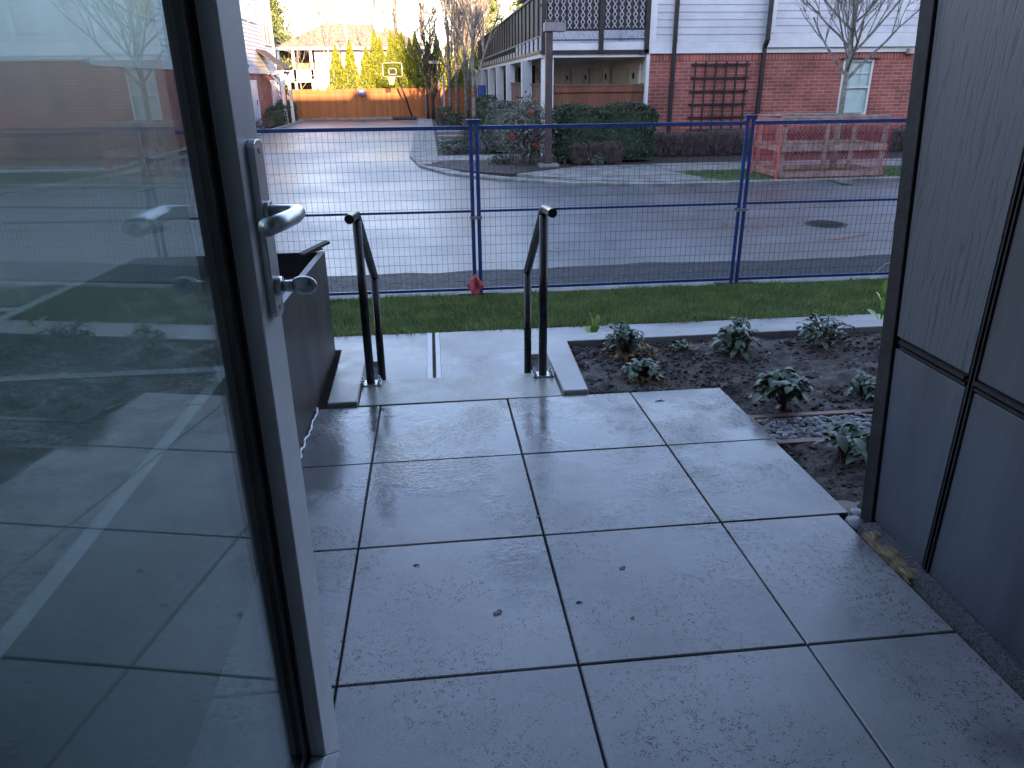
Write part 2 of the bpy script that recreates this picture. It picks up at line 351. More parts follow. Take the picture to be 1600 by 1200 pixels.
# street running across and lane running away between the houses
st = MB().box(-60, 60, 7.35, 15.2, -.9, GZ).box(-.299, 6, 15.2002, 19.4, -.9, GZ).box(-7.0, -.3, 15.2, 46.1, -.9, GZ)
st.prism([(-7.0, 15.2, -.9), (-9.6, 15.2, -.9), (-8.2, 16.2, -.9), (-7.0, 19, -.9)], (0, 0, .25))
struct(st.build('street', M_asph))
pn = [(-60, 8.16)]+[(-14+i*.35, 8.16+.05*math.sin(i*.7)+.03*math.sin(i*2.3)+(.10 if i > 40 else 0)) for i in range(80)]+[(60, 8.3)]
struct(MB().prism([(60, 7.37, GZ), ]+[(x, y, GZ) for x, y in pn[::-1]]+[(-60, 7.37, GZ)], (0, 0, .004)).build('street_patch', M_asph2))
def ribbon(pts, wl, z0, z1, name, m_):
    L_, R_ = [], []
    for i, p in enumerate(pts):
        a = Vector(pts[max(i-1, 0)]); b_ = Vector(pts[min(i+1, len(pts)-1)]); d = (b_-a).normalized(); n = Vector((-d.y, d.x))
        p = Vector(p); L_.append(p); R_.append(p+n*wl)
    mb = MB()
    for i in range(len(pts)-1):
        q = [L_[i], L_[i+1], R_[i+1], R_[i]]
        mb.add([(a.x, a.y, z0) for a in q]+[(a.x, a.y, z1) for a in q], [(4, 5, 6, 7)[::-1], (0, 1, 5, 4)[::-1], (2, 3, 7, 6)[::-1]])
    return mb.build(name, m_)
kerbpts = [(60, 14.75), (12, 14.75), (8.5, 14.8), (6.5, 14.7), (4.64, 14.72), (2.92, 15.23), (1.43, 16.25), (.36, 17.5), (-.30, 19.3), (-.60, 22), (-.62, 28), (-.62, 45.6)]
struct(ribbon(kerbpts, -.38, -.8, GZ+.05, 'kerb', M_kerb))
struct(ribbon([(60, 7.19), (-60, 7.19)], -.16, -.8, GZ+.010, 'near_kerb', M_kerb))
struct(ribbon([(-60, 15.2), (-9.5, 15.2), (-8.2, 16.3), (-7.1, 19.2), (-7.0, 24), (-7.0, 45.6)], .3, -.8, GZ+.05, 'lane_kerb', M_kerb))
# far pavement, driveway apron and verge
struct(MB().prism([(5.9, 15.1, -.8), (60, 15.12, -.8), (60, 16.75, -.8), (5.4, 16.75, -.8)], (0, 0, .205)).build('verge', M_grassbase))
pv = MB().box(5.4, 60, 16.76, 18.35, -.8, -.575)
pv.prism([(5.88, 15.08, -.8), (5.38, 16.75, -.8), (5.38, 18.3, -.8), (3.6, 18.25, -.8), (1.9, 17.0, -.8), (3.1, 15.6, -.8), (4.75, 15.1, -.8)], (0, 0, .215))
pv.box(.17, 2.55, 20.45, 21.9, -.8, -.606)
pv.prism([(-.22, 19.9, -.8), (-.24, 45, -.8), (.16, 45, -.8), (.2, 20.3, -.8)], (0, 0, .19))
struct(pv.build('pavement', M_kerb))
for k, (yy, xa, xb) in enumerate([(24.9, .3, 1.6), (27.2, .3, 1.9), (29.6, .3, 1.5), (32.5, .3, 2.0), (35.5, .3, 1.7)]):
    s_ = MB().box(xa, xb, yy, yy+.7, -.8, -.57).build('stepping_slab', M_kerb, None, bevel=.02)
    tag(s_, ['grey slab nearest the street in the planted strip beside the lane', 'second grey slab from the street in the strip beside the lane', 'middle one of the grey slabs in the strip beside the lane',
             'fourth grey slab up the strip beside the lane', 'farthest grey slab up the planted strip beside the lane'][k], 'slab', 'slabs in the strip beside the lane')
struct(MB().prism([(.2, 21.95, -.8), (3.2, 21.95, -.8), (3.2, 45.8, -.8), (.17, 45.8, -.8)], (0, 0, .17)).build('planting_strip', M_soil))
struct(MB().prism([(-.2, 19.5, -.8), (.7, 17.9, -.8), (1.75, 17.05, -.8), (3.5, 18.35, -.8), (13, 18.42, -.8), (60, 18.42, -.8), (60, 21, -.8), (2.6, 21, -.8), (2.6, 20.3, -.8)], (0, 0, .21)).build('planting_bed', M_soil))
# near side: footpath, lawn
def slope_sheet(x0, x1, y0, y1, z0, z1, t, name, m_):
    mb = MB(); mb.add([(x0, y0, z0-t), (x1, y0, z0-t), (x1, y1, z1-t), (x0, y1, z1-t), (x0, y0, z0), (x1, y0, z0), (x1, y1, z1), (x0, y1, z1)],
          [(3,2,1,0),(4,5,6,7),(0,1,5,4),(1,2,6,5),(2,3,7,6),(3,0,4,7)]); return mb.build(name, m_)
WZ = -.45
struct(slope_sheet(-20, 20, 5.44, 7.19, WZ-.02, GZ-.01, .3, 'lawn', M_grassbase))
fp = MB().box(-20, -.098, 4.86, 5.44, -.8, WZ).box(-.096, -.06, 3.6, 5.44, -.8, WZ).box(-.036, -.004, 3.6, 5.44, -.8, WZ).box(-.002, 20, 4.86, 5.44, -.8, WZ)
fp.box(-.41, -.098, 3.6, 4.859, -.8, WZ).box(-.002, .60, 3.6, 4.859, -.8, WZ)
struct(fp.build('footpath', M_conc))
M_smooth = mat('trowelled_concrete', (.52, .53, .53), .45, var=.06, scale=5)
struct(MB().box(-.096, -.0605, 3.95, 5.43, WZ, WZ+.003).box(-.0355, -.004, 3.95, 5.43, WZ, WZ+.003).build('path_joint', M_smooth))
struct(MB().box(-.0595, -.0365, 3.6, 5.44, -.8, WZ-.02).build('joint_filler', M_dirt))
struct(MB().box(-20, -.42, 4.24, 4.86, -.8, WZ-.03).box(.62, 20, 4.24, 4.86, -.8, WZ-.03).build('planting_gap', M_soil))
# top step and lower step (open strip between the two low walls)
zs = pz(0, 3.45)
sp_ = MB().box(-.408, .590, 3.292, 3.612, -.8, zs+.0).box(-.408, .590, 3.6125, 3.90, -.8, (zs+WZ)/2)
M_step = wet_slab('stained_step', (.25, .24, .20), False, .16, .46, 5.5, .25)
struct(sp_.build('steps', M_step, None, bevel=.004))
# patio slabs on a dark bed, one sheet of separate slabs with open joints
X0, Y0, S = -.29847, 3.26992, .61
gap = .0032
xs = [X0-.305+.0, X0, X0+S, X0+2*S, X0+2*S+.419]
mb = MB()
for j in range(-1, 4):
    for i in range(0, 6):
        x0 = X0+j*S if j < 3 else None
        xa = X0+j*S if j >= 0 else -.60; xb = X0+(j+1)*S if j < 2 else None
        if j == -1: xa, xb = -.60, X0
        elif j == 0: xa, xb = X0, X0+S
        elif j == 1: xa, xb = X0+S, X0+2*S
        elif j == 2: xa, xb = X0+2*S, X0+2*S+.419
        else: continue
        yb = Y0-i*S; ya = yb-S
        if ya < .30: ya = .30
        if yb <= .31: continue
        xa += gap; xb -= gap; ya += gap; yb -= gap
        if j == 2 and i < 2: xb = 1.378
        c = .0025; t = .05
        dz = rng.normal(0, .0006)
        P_ = lambda x, y, o: (x, y, pz(x, y)+o+dz)
        ring0 = [P_(xa, ya, -c), P_(xb, ya, -c), P_(xb, yb, -c), P_(xa, yb, -c)]
        ring1 = [P_(xa+c, ya+c, 0), P_(xb-c, ya+c, 0), P_(xb-c, yb-c, 0), P_(xa+c, yb-c, 0)]
        low = [P_(xa, ya, -t), P_(xb, ya, -t), P_(xb, yb, -t), P_(xa, yb, -t)]
        mb.add(ring1+ring0+low, [(0, 1, 2, 3)]+[(4+k, 4+(k+1)%4, (k+1)%4, k) for k in range(4)]+[(8+k, 8+(k+1)%4, 4+(k+1)%4, 4+k) for k in range(4)])
struct(mb.build('patio', M_paver))
struct(slope_sheet(-.64, 1.39, .1, 3.285, pz(0, .1)-.03, pz(0, 3.28)-.03, .4, 'patio_bed', M_black))
# garden soil
mb = MB(); nx, ny = 70, 40
xa, xb, ya, yb = .70, 9.0, 1.9, 4.10
g_ = []
for iy in range(ny+1):
    for ix in range(nx+1):
        u = (ix/nx)**1.6; x = xa+(xb-xa)*u; y = ya+(yb-ya)*iy/ny
        z = -.090-.015*(y-2)+.006*math.sin(x*5+y*3)+rng.normal(0, .006)
        if x < 1.42 and y < 3.28: z = min(z, pz(x, y)-.06)
        g_.append((x, y, z))
mb.add(g_, [(iy*(nx+1)+ix, iy*(nx+1)+ix+1, (iy+1)*(nx+1)+ix+1, (iy+1)*(nx+1)+ix) for iy in range(ny) for ix in range(nx)])
struct(mb.build('garden_soil', M_soil))
# ================================================================ LOW GARDEN WALLS
def lowwall(poly, label):
    mb = MB(); n = len(poly); zt = [pz(x, y)+.020 for x, y in poly]
    mb.add([(x, y, -.85) for x, y in poly]+[(x, y, z) for (x, y), z in zip(poly, zt)], [tuple(range(n))[::-1], tuple(range(n, 2*n))]+[(i, (i+1)%n, (i+1)%n+n, i+n) for i in range(n)])
    return tag(mb.build('garden_wall', M_conc, None, bevel=.006), label, 'wall', 'low concrete walls beside the steps')
lowwall([(.592, 3.292), (.716, 3.292), (.752, 4.085), (9.5, 4.085), (9.5, 4.235), (.600, 4.235)], 'low concrete wall right of the steps, running along the back of the planted bed')
lowwall([(-.552, 3.292), (-.410, 3.292), (-.425, 4.235), (-8, 4.235), (-8, 4.12), (-.575, 4.12)], 'low wet concrete wall left of the steps beside the dark planter')

# ================================================================ HANDRAILS
def handrail(x, outx, label):
    y0 = 3.578; z0 = pz(x, y0); yr = 4.05; zb = z0+.865; sgn = 1 if outx > 0 else -1
    t = thing('handrail', (x, y0, z0), label, 'handrail', 'handrails of the steps')
    r = .0215
    xr = x*1.0-.02*sgn
    child(MB().tube([(x, y0, z0+.006), (x, y0, zb-.03)], r, 20).build('post', M_steel, smooth=True), t)
    ztop2 = .335
    child(MB().tube([(xr, yr, WZ), (xr, yr, ztop2)], r, 20).build('post', M_steel, smooth=True), t)
    a = Vector((x, y0, zb)); bb = Vector((xr, yr, ztop2+.02)); d = (bb-a).normalized()
    e = a+Vector((.012*sgn, -.20, .012)); mid = a+Vector((0, -.0, .0))
    pts = [e, a+Vector((.004*sgn, -.03, .002)), a+Vector((0, -.008, 0)), a+d*.02, bb+d*.035]
    rl = MB().tube(pts, r, 20, cap=False)
    child(rl.build('rail', M_steel, smooth=True), t)
    # open tube ends, black discs stand in for the shade inside
    child(MB().tube([e+Vector((0, .012, 0)), e+Vector((0, .016, 0))], r*.97, 20).build('tube_mouth', M_black), t)
    child(MB().tube([bb+d*.030, bb+d*.034], r*.97, 20).build('tube_mouth', M_black), t)
    bp_ = child(MB().box(x-.055, x+.055, y0-.042, y0+.032, z0+.002, z0+.010).build('base_plate', M_galv, bevel=.002), t)
    for dx in (-.043, .043):
        for dy in (-.030, .022):
            q = MB().tube([(x+dx, y0+dy, z0+.0105), (x+dx, y0+dy, z0+.013)], .011, 12).tube([(x+dx, y0+dy, z0+.013), (x+dx, y0+dy, z0+.022)], .0085, 6).tube([(x+dx, y0+dy, z0+.022), (x+dx, y0+dy, z0+.034)], .0045, 8)
            o = q.build('bolt', M_galv, smooth=False); o.parent = bp_
    for xx, yy, zz in ((xr, yr, WZ),):
        child(MB().box(xx-.05, xx+.05, yy-.04, yy+.04, zz+.001, zz+.009).build('base_plate', M_galv), t)
    return t
handrail(-.366, -1, 'dark steel handrail left of the steps, beside the planter box')
handrail(.530, 1, 'dark steel handrail right of the steps, nearer the planted bed')

# ================================================================ PLANTER BOX
RZ = .492
def shear(o):
    for v in o.data.vertices:
        if v.co.z > .2: v.co.z += (4.06-v.co.y)*.045
    return o
t = thing('planter_box', (-.95, 2.5, -.1), 'large dark steel planter box with a thin bright rim beside the patio', 'planter')
PXA, PXB, PYA, PYB = -1.62, -.600, .36, 4.06
mb = MB().box(PXB-.012, PXB, PYA, PYB, -.09, RZ).box(PXA, PXA+.012, PYA, PYB, -.09, RZ).box(PXA+.012, PXB-.012, PYB-.012, PYB, -.09, RZ).box(PXA+.012, PXB-.012, PYA, PYA+.012, -.09, RZ)
child(shear(mb.build('side_panel', M_plant)), t)
rim = MB().box(PXB-.030, PXB+.001, PYA, PYB+.001, RZ+.001, RZ+.005).box(PXA, PXA+.045, PYA, PYB, RZ+.001, RZ+.005).box(PXA+.0455, PXB-.0305, PYB-.03, PYB, RZ+.001, RZ+.005).box(PXA+.0455, PXB-.0305, 2.02, 2.065, RZ+.001, RZ+.005)
M_rim = mat('rim_metal', (.12, .125, .14), .6, metal=.1, var=.15, scale=8)
child(shear(rim.build('rim', M_rim)), t)
mb = MB(); gg = []
for iy in range(31):
    for ix in range(13):
        gg.append((PXA+.013+(PXB-PXA-.026)*ix/12, PYA+.013+(PYB-PYA-.026)*iy/30, RZ-.13+rng.normal(0, .012)))
mb.add(gg, [(iy*13+ix, iy*13+ix+1, (iy+1)*13+ix+1, (iy+1)*13+ix) for iy in range(30) for ix in range(12)])
mb.box(PXA+.02, PXB-.02, PYA+.02, PYB-.02, -.08, RZ-.18)
child(shear(mb.build('soil', M_soil)), t)
# offcuts lying on the planter corner
mb = MB().beam((-.70, 3.92, RZ+.020), (-.575, 4.03, RZ+.060), .045, .012).beam((-.69, 3.97, RZ+.014), (-.615, 4.055, RZ+.020), .02, .01)
tag(mb.build('wood_offcut', M_darkwood), 'dark split wood offcut lying on the far corner of the planter rim', 'offcut')
tag(MB().beam((-.83, 3.55, RZ-.10), (-.90, 3.85, RZ+.0), .012, .012).build('stick', M_lumber), 'thin pale stick leaning in the soil of the planter', 'stick')
# edge strip between planter foot and patio
mb = MB(); 
for a_, b_ in ((2.3, 3.285),): mb.add([(-.612, .4, pz(0, .4)-.02), (-.600, 3.285, pz(0, 3.28)-.02), (-.600, 3.285, pz(0, 3.28)+.012), (-.612, .4, pz(0, .4)+.012)], [(0, 1, 2, 3)])
M_caulk = mat('caulk', (.62, .64, .68), .3, var=.1)
pts = []; y = 2.45
while y < 3.27:
    pts.append((-.592+rng.normal(0, .004), y, pz(0, y)+.004+abs(rng.normal(0, .003)))); y += .03
tag(MB().tube(pts, [.0035+abs(rng.normal(0, .0018)) for _ in pts], 6).build('sealant_bead', M_caulk, smooth=True), 'ragged white sealant bead along the foot of the dark planter', 'sealant')

# ================================================================ OPEN GLASS DOOR
PHI = R(6.2); dd = np.array([math.sin(PHI), math.cos(PHI), 0]); nn = np.array([math.cos(PHI), -math.sin(PHI), 0])
E0 = atZ(532, 1173, .02); LW = .93
def dp(s, o, z):   # s metres from the free edge towards the hinge, o metres proud of the stile face
    return E0-dd*s+nn*o+np.array([0, 0, z-.02])
t = thing('glass_door', tuple(E0-dd*LW), 'open glazed door with pale grey frame and lever handle, left of the patio', 'door')
def dbox(s0, s1, o0, o1, z0, z1, mb=None):
    mb = mb or MB(); c = [dp(s, o, z) for z in (z0, z1) for s, o in ((s0, o0), (s1, o0), (s1, o1), (s0, o1))]
    mb.add(c, [(3,2,1,0),(4,5,6,7),(0,1,5,4),(1,2,6,5),(2,3,7,6),(3,0,4,7)]); return mb
ST, TH, REC = .092, .062, .034
def mitre(s0, s1, z0, z1, inner_s0, inner_s1, name, rail):
    pass
zt = 2.12
# stiles and rails, mitred at the corners
def frame_piece(quad, name):
    mb = MB(); lo = [dp(s, -TH, z) for s, z in quad]; hi = [dp(s, 0, z) for s, z in quad]
    mb.add(lo+hi, [(0,1,2,3),(7,6,5,4),(0,4,5,1),(1,5,6,2),(2,6,7,3),(3,7,4,0)]); return child(mb.build(name, M_doorp, bevel=.0025), t)
g_ = .0006
frame_piece([(0, .02), (ST, .02+ST), (ST, zt-ST), (0, zt)], 'stile')
frame_piece([(LW, .02), (LW-ST, .02+ST), (LW-ST, zt-ST), (LW, zt)], 'stile')
frame_piece([(g_, .02-.0), (LW-g_, .02), (LW-ST-g_, .02+ST-g_), (ST+g_, .02+ST-g_)], 'rail')
frame_piece([(g_, zt), (LW-g_, zt), (LW-ST-g_, zt-ST+g_), (ST+g_, zt-ST+g_)], 'rail')
gz0, gz1 = .02+ST, zt-ST
gk = dbox(ST+.0005, ST+.011, -TH+.004, -REC+.006, gz0, gz1); dbox(LW-ST-.011, LW-ST-.0005, -TH+.004, -REC+.006, gz0, gz1, gk)
dbox(ST+.011, LW-ST-.011, -TH+.004, -REC+.006, gz0+.0005, gz0+.010, gk); dbox(ST+.011, LW-ST-.011, -TH+.004, -REC+.006, gz1-.010, gz1-.0005, gk)
child(gk.build('gasket', M_black), t)
gk = dbox(ST+.0115, ST+.034, -TH+.006, -REC+.002, gz0+.0105, gz1-.0105); dbox(ST+.034, LW-ST-.0115, -TH+.006, -REC+.002, gz0+.0105, gz0+.032, gk)
child(gk.build('glazing_bead', M_bead), t)
child(dbox(ST+.030, LW-ST-.008, -REC-.008, -REC-.004, gz0+.008, gz1-.008).build('glass_pane', M_glassD), t)
child(dbox(ST+.030, LW-ST-.008, -REC-.024, -REC-.020, gz0+.008, gz1-.008).build('glass_pane', M_glassD), t)
M_film = bpy.data.materials.new('glass_haze'); M_film.use_nodes = True; N, L = nodes_of(M_film); N.remove(N['Principled BSDF'])  # sheet added between the panes to spread a milky haze over the glass
tr = N.new('ShaderNodeBsdfTransparent'); tr.inputs[0].default_value = (.95, .98, .97, 1); mx = N.new('ShaderNodeMixShader')
gl = N.new('ShaderNodeBsdfGlossy'); gl.inputs[0].default_value = (.62, .70, .70, 1); gl.inputs['Roughness'].default_value = .55
rf = N.new('ShaderNodeBsdfRefraction'); rf.inputs[0].default_value = (.82, .92, .90, 1); rf.inputs['Roughness'].default_value = .6; rf.inputs['IOR'].default_value = 1.12
ad = N.new('ShaderNodeMixShader'); L.new(gl.outputs[0], ad.inputs[1]); L.new(rf.outputs[0], ad.inputs[2])
tc = N.new('ShaderNodeTexCoord'); nz = N.new('ShaderNodeTexNoise'); nz.inputs['Scale'].default_value = 2.2; nz.inputs['Detail'].default_value = 4; L.new(tc.outputs['Object'], nz.inputs['Vector'])
mr = N.new('ShaderNodeMapRange'); mr.inputs[1].default_value = .3; mr.inputs[2].default_value = .7; mr.inputs[3].default_value = .20; mr.inputs[4].default_value = .32; ad.inputs[0].default_value = .72; L.new(nz.outputs[0], mr.inputs[0])
sz = N.new('ShaderNodeSeparateXYZ'); L.new(tc.outputs['Object'], sz.inputs[0]); mz = N.new('ShaderNodeMapRange'); mz.inputs[1].default_value = .15; mz.inputs[2].default_value = 1.25; mz.inputs[3].default_value = .12; mz.inputs[4].default_value = 1.25  # haze weakened towards the bottom to keep the lower glass dark
L.new(sz.outputs['Z'], mz.inputs[0]); mm = N.new('ShaderNodeMath'); mm.operation = 'MULTIPLY'; L.new(mz.outputs[0], mm.inputs[0]); L.new(mr.outputs[0], mm.inputs[1]); L.new(mm.outputs[0], mx.inputs[0])
L.new(tr.outputs[0], mx.inputs[1]); L.new(ad.outputs[0], mx.inputs[2]); L.new(mx.outputs[0], N['Material Output'].inputs[0])
child(dbox(ST+.080, LW-ST-.02, -REC-.0145, -REC-.0140, gz0+.012, gz1-.012).build('haze_sheet', M_film), t)
# handle: escutcheon plate, lever, thumb turn
pc = atP(398, 215, E0, nn); pb = atP(430, 492, E0, nn); sc_ = float((E0-pc)@dd)
sp0 = .040; zT, zB = pc[2], pb[2]
W_ = .020
def rplate(s, z0, z1, w_, o0, o1):
    mb = MB(); pts = []
    for k in range(7): a = math.pi*k/6; pts.append((s+w_*math.cos(a), z1-w_*.5+w_*.5*math.sin(a)))
    for k in range(7): a = math.pi+math.pi*k/6; pts.append((s+w_*math.cos(a), z0+w_*.5+w_*.5*math.sin(a)))
    n = len(pts); mb.add([dp(a, o0, z) for a, z in pts]+[dp(a, o1, z) for a, z in pts], [tuple(range(n)), tuple(range(n, 2*n))[::-1]]+[(i, i+n, (i+1)%n+n, (i+1)%n) for i in range(n)])
    return mb
hp = child(rplate(sp0, zB, zT, W_, .0003, .012).build('handle_plate', M_alu, bevel=.0015), t)
def sub(o, par): o.parent = par; return o
zh = atP(412, 327, E0, nn)[2]; zk = atP(440, 431, E0, nn)[2]
def lever():
    path = [(sp0, .012, 0), (sp0, .040, 0), (sp0+.001, .050, .0), (sp0+.006, .0585, 0), (sp0+.014, .0615, 0), (sp0+.04, .0625, -.001), (sp0+.08, .058, -.0015), (sp0+.122, .049, -.002)]
    pts = [Vector(dp(s, o, zh+z)) for s, o, z in path]; rr = [.0105, .0105, .0108, .0112, .0115, .0118, .0122, .0125]
    return MB().tube(pts, rr, 20)
sub(lever().build('lever', M_alu, smooth=True), hp)
sub(MB().tube([dp(sp0, .012, zh), dp(sp0, .018, zh)], .0155, 24).build('rose', M_alu, smooth=False, bevel=.001), hp)
tt = MB().tube([dp(sp0, .012, zk), dp(sp0, .020, zk)], .0150, 20).tube([dp(sp0, .020, zk), dp(sp0, .030, zk), dp(sp0, .036, zk)], [.009, .009, .010], 16)
ctr = dp(sp0-.002, .053, zk); vs = []
n_, m_ = 10, 16
for i in range(n_+1):
    th = math.pi*i/n_
    for j in range(m_):
        ph = 2*math.pi*j/m_; q = ctr+nn*(.021*math.cos(th))+np.array([0, 0, 1])*(.0155*math.sin(th)*math.sin(ph))-dd*(.009*math.sin(th)*math.cos(ph))
        vs.append(q)
tt.add(vs, [(i*m_+j, (i+1)*m_+j, (i+1)*m_+(j+1)%m_, i*m_+(j+1)%m_) for i in range(n_) for j in range(m_)])
sub(tt.build('thumb_turn', M_alu, smooth=True), hp)
for z in (zT-.016, zB+.016): sub(MB().tube([dp(sp0, .012, z), dp(sp0, .0135, z)], .0045, 12).build('screw', M_galv), hp)
for z in (.35, 1.1, 1.85): child(MB().tube([dp(LW+.012, -.01, z-.05), dp(LW+.012, -.01, z+.05)], .011, 12).build('hinge', M_alu), t)

# ================================================================ CLADDING WALL ON THE RIGHT
WX = 1.40
t = thing('cladding_wall', (1.5, 1.2, -.1), 'slate blue panelled porch wall with dark joints on the right', 'wall')
def lean(z): return 1.945+(2.1255-1.945)*(z+.013)/1.548     # the end trim leans as in the photograph
def wallbox(y0, y1, z0, z1, x0, x1, leanR=False):
    ya, yb_ = (lean(z0)+y1, lean(z1)+y1) if leanR else (y1, y1)
    mb = MB(); c = [(x0, y0, z0), (x1, y0, z0), (x1, ya, z0), (x0, ya, z0), (x0, y0, z1), (x1, y0, z1), (x1, yb_, z1), (x0, yb_, z1)]
    mb.add(c, [(3,2,1,0),(4,5,6,7),(0,1,5,4),(1,2,6,5),(2,3,7,6),(3,0,4,7)]); return mb
TOP = 2.55
child(wallbox(.32, .030, -.3, TOP, WX+.012, WX+.2, True).build('core', M_black), t)
cols = [(.33, .985), (1.00, 1.655), (1.690, None)]
for (a, b_) in cols:
    for (z0, z1, rowi) in ((-.012, .566, 0), (.604, TOP-.01, 1)):
        mt_ = M_grain if (b_ is None and rowi) else M_clad
        if b_ is None: o = wallbox(a, -.002, z0, z1, WX, WX+.011, True).build('panel', mt_, bevel=.0015)
        else: o = wallbox(a, b_, z0, z1, WX, WX+.011).build('panel', mt_, bevel=.0015)
        child(o, t)
# joint trims
mb = MB()
for a, b_ in ((1.657, 1.662), (1.672, 1.678), (.987, .990), (.996, .999)): mb.box(WX-.006, WX+.011, a, b_, -.012, TOP-.012)
child(mb.build('joint_trim', M_trim), t)
mb = MB()
for a, b_ in ((.33, .985), (1.0, 1.655)):
    mb.box(WX-.004, WX+.011, a, b_, .572, .580).box(WX-.012, WX+.011, a, b_, .590, .600)
mb.box(WX-.004, WX+.011, 1.69, 1.985, .572, .580).box(WX-.012, WX+.011, 1.69, 1.985, .590, .600)
child(mb.build('ledge_trim', M_trim), t)
tr = wallbox(0, 0, -.055, TOP, 0, 0)
mb = MB(); z0, z1 = -.045, TOP
c = []
for z in (z0, z1):
    for x, o in ((WX-.009, .002), (WX+.02, .002), (WX+.02, .066), (WX-.009, .066)): c.append((x, lean(z)+o, z))
mb.add(c, [(3,2,1,0),(4,5,6,7),(0,1,5,4),(1,2,6,5),(2,3,7,6),(3,0,4,7)])
child(mb.build('end_trim', M_trim, bevel=.003), t)
M_plinth = mat('speckled_plinth', (.075, .075, .08), .75, var=.35, scale=120, bump=.5, bscale=160)
mb = MB(); mb.add([(1.342, .3, pz(1.34, .3)-.05), (1.342, 1.935, pz(1.34, 1.94)-.05), (WX+.01, 1.935, pz(1.34, 1.94)-.05), (WX+.01, .3, -.06), (1.346, .3, -.002), (1.346, 1.935, -.020), (WX+.01, 1.935, -.014), (WX+.01, .3, -.0125)],
    [(3,2,1,0),(4,5,6,7),(0,1,5,4),(1,2,6,5),(2,3,7,6),(3,0,4,7)])
child(mb.build('plinth', M_plinth), t)
mb = MB()
for (y, z) in ((1.72, .53), (1.72, .08), (1.955, .53), (1.62, .30), (1.62, .52), (1.10, .52), (1.72, .66), (1.62, .68), (1.95, 1.0), (1.72, 1.1)):
    mb.tube([(WX-.0008, y, z), (WX+.003, y, z)], .0035, 8)
child(mb.build('nail_head', M_clad), t)
M_osb = mat('frayed_wood', (.22, .155, .075), .85, scale=60, col2=(.10, .065, .035), bump=1, bscale=60, stretch=(1, .3, 1))
mb = MB(); y0_, y1_ = 1.655, 1.90
rows = []
for k in range(13):
    y = y0_+(y1_-y0_)*k/12
    rows.append([(1.336+rng.normal(0, .002), y, pz(1.34, y)+.002), (1.336+rng.normal(0, .002), y, pz(1.34, y)+.020+rng.normal(0, .002)), (1.352, y, pz(1.34, y)+.030+rng.normal(0, .003)), (1.40, y, pz(1.34, y)+.028)])
mb.add([p for r_ in rows for p in r_], [(4*k+j, 4*k+j+1, 4*k+5+j, 4*k+4+j) for k in range(12) for j in range(3)]+[(0, 1, 2, 3), (48, 49, 50, 51)])
for k in range(26): 
    y = 1.652; x = 1.336+rng.random()*.02; z = pz(1.34, y)+.003+rng.random()*.024
    mb.beam((x, y+.01, z), (x+rng.normal(0, .003), y-rng.random()*.022, z+rng.normal(0, .003)), .0022, .0022)
tag(mb.build('wood_shim', M_osb), 'frayed tan wood block jammed under the end of the panelled wall', 'wood block')

# ================================================================ OWN BUILDING (behind and above the camera)
t = thing('apartment_building', (0, 0, GZ), 'apartment building whose doorway the patio belongs to, behind the viewer', 'building')
BH = 9.92
mb = MB().box(-48, -.50, .12, .30, GZ-.2, BH).box(.80, 48, .12, .30, GZ-.2, BH).box(-.50, .80, .12, .30, 2.25, BH)
child(mb.build('front_wall', M_wfacade), t)
mb = MB().box(-48, 48, -14, -13.8, GZ-.2, BH).box(-48, -47.8, -13.8, .12, GZ-.2, BH).box(47.8, 48, -13.8, .12, GZ-.2, BH)
child(mb.build('outer_wall', M_wfacade), t)
mb = MB().box(-48.2, 48.2, -14.2, .45, BH+.001, BH+.3)
for xa, xb, hh in ((-2.6, -1.0, .5), (3.0, 3.9, .35), (8.8, 9.3, .3), (14, 20, .6), (-16, -7, .7), (6.1, 6.5, .2)): mb.box(xa, xb, -1.2, .4, BH+.3, BH+.3+hh)  # boxes added on the unseen roof to notch its shadow on the fence
child(mb.build('roof', M_wfacade), t)
mb = MB().box(-2.6, 3.2, -4.0, -3.9, -.02, 2.6).box(-2.7, -2.6, -4.0, .118, -.02, 2.6).box(3.2, 3.3, -4, .118, -.02, 2.6).box(-2.6, 3.2, -3.9, .118, 2.5, 2.6).box(-2.6, 3.2, -3.9, .118, -.1, -.015)
child(mb.build('room', M_int), t)
child(MB().box(-.30, 2.2, .302, 2.0, TOP+.002, TOP+.2).build('shade_canopy', M_soffit), t)  # unseen canopy, its extent set to darken the near slabs and spare the door

# ================================================================ BLUE TEMPORARY FENCE
FY = 7.20
FZ = GZ+.012; FT = .955
def fence_panel(xl, xr, yl, yr, label, top=.955, lean_=0.0):
    """steel panel in its own coordinates, origin at the left foot"""
    t = thing('temporary_fence', (xl, yl, FZ), label, 'fence', 'blue temporary fence panels', math.atan2(yr-yl, xr-xl))
    Wd = math.hypot(xr-xl, yr-yl); H = top-FZ; zb, zm = .045, .045+(H-.06)*.505
    f = MB().tube([(0, 0, 0), (0, 0, H+.045)], .0195, 10).tube([(Wd, 0, 0), (Wd, 0, H+.045)], .0195, 10)
    f.box(.018, Wd-.018, -.014, .014, H-.028, H+.006).box(.018, Wd-.018, -.011, .011, zb-.013, zb+.013).box(.018, Wd-.018, -.010, .010, zm-.011, zm+.011)
    f.build('frame', M_blue, t, smooth=False)
    wv_ = MB(); n = int(Wd/.0515); 
    for k in range(1, n):
        x = Wd*k/n; a = .0011; wv_.box(x-a, x+a, -.0155, -.0130, zb, H-.02)
    n = 17
    for k in range(1, n):
        z = zb+(H-.03-zb)*k/n; a = .0012; wv_.box(.01, Wd-.01, -.018, -.0156, z-a, z+a)
    wv_.build('wire_mesh', M_wire, t)
    return t
joints = [(-5.55, 7.25), (-2.58, 7.24), (.405, 7.22), (3.085, 7.245), (6.08, 7.23), (9.1, 7.24), (12.1, 7.23)]
jo = .030
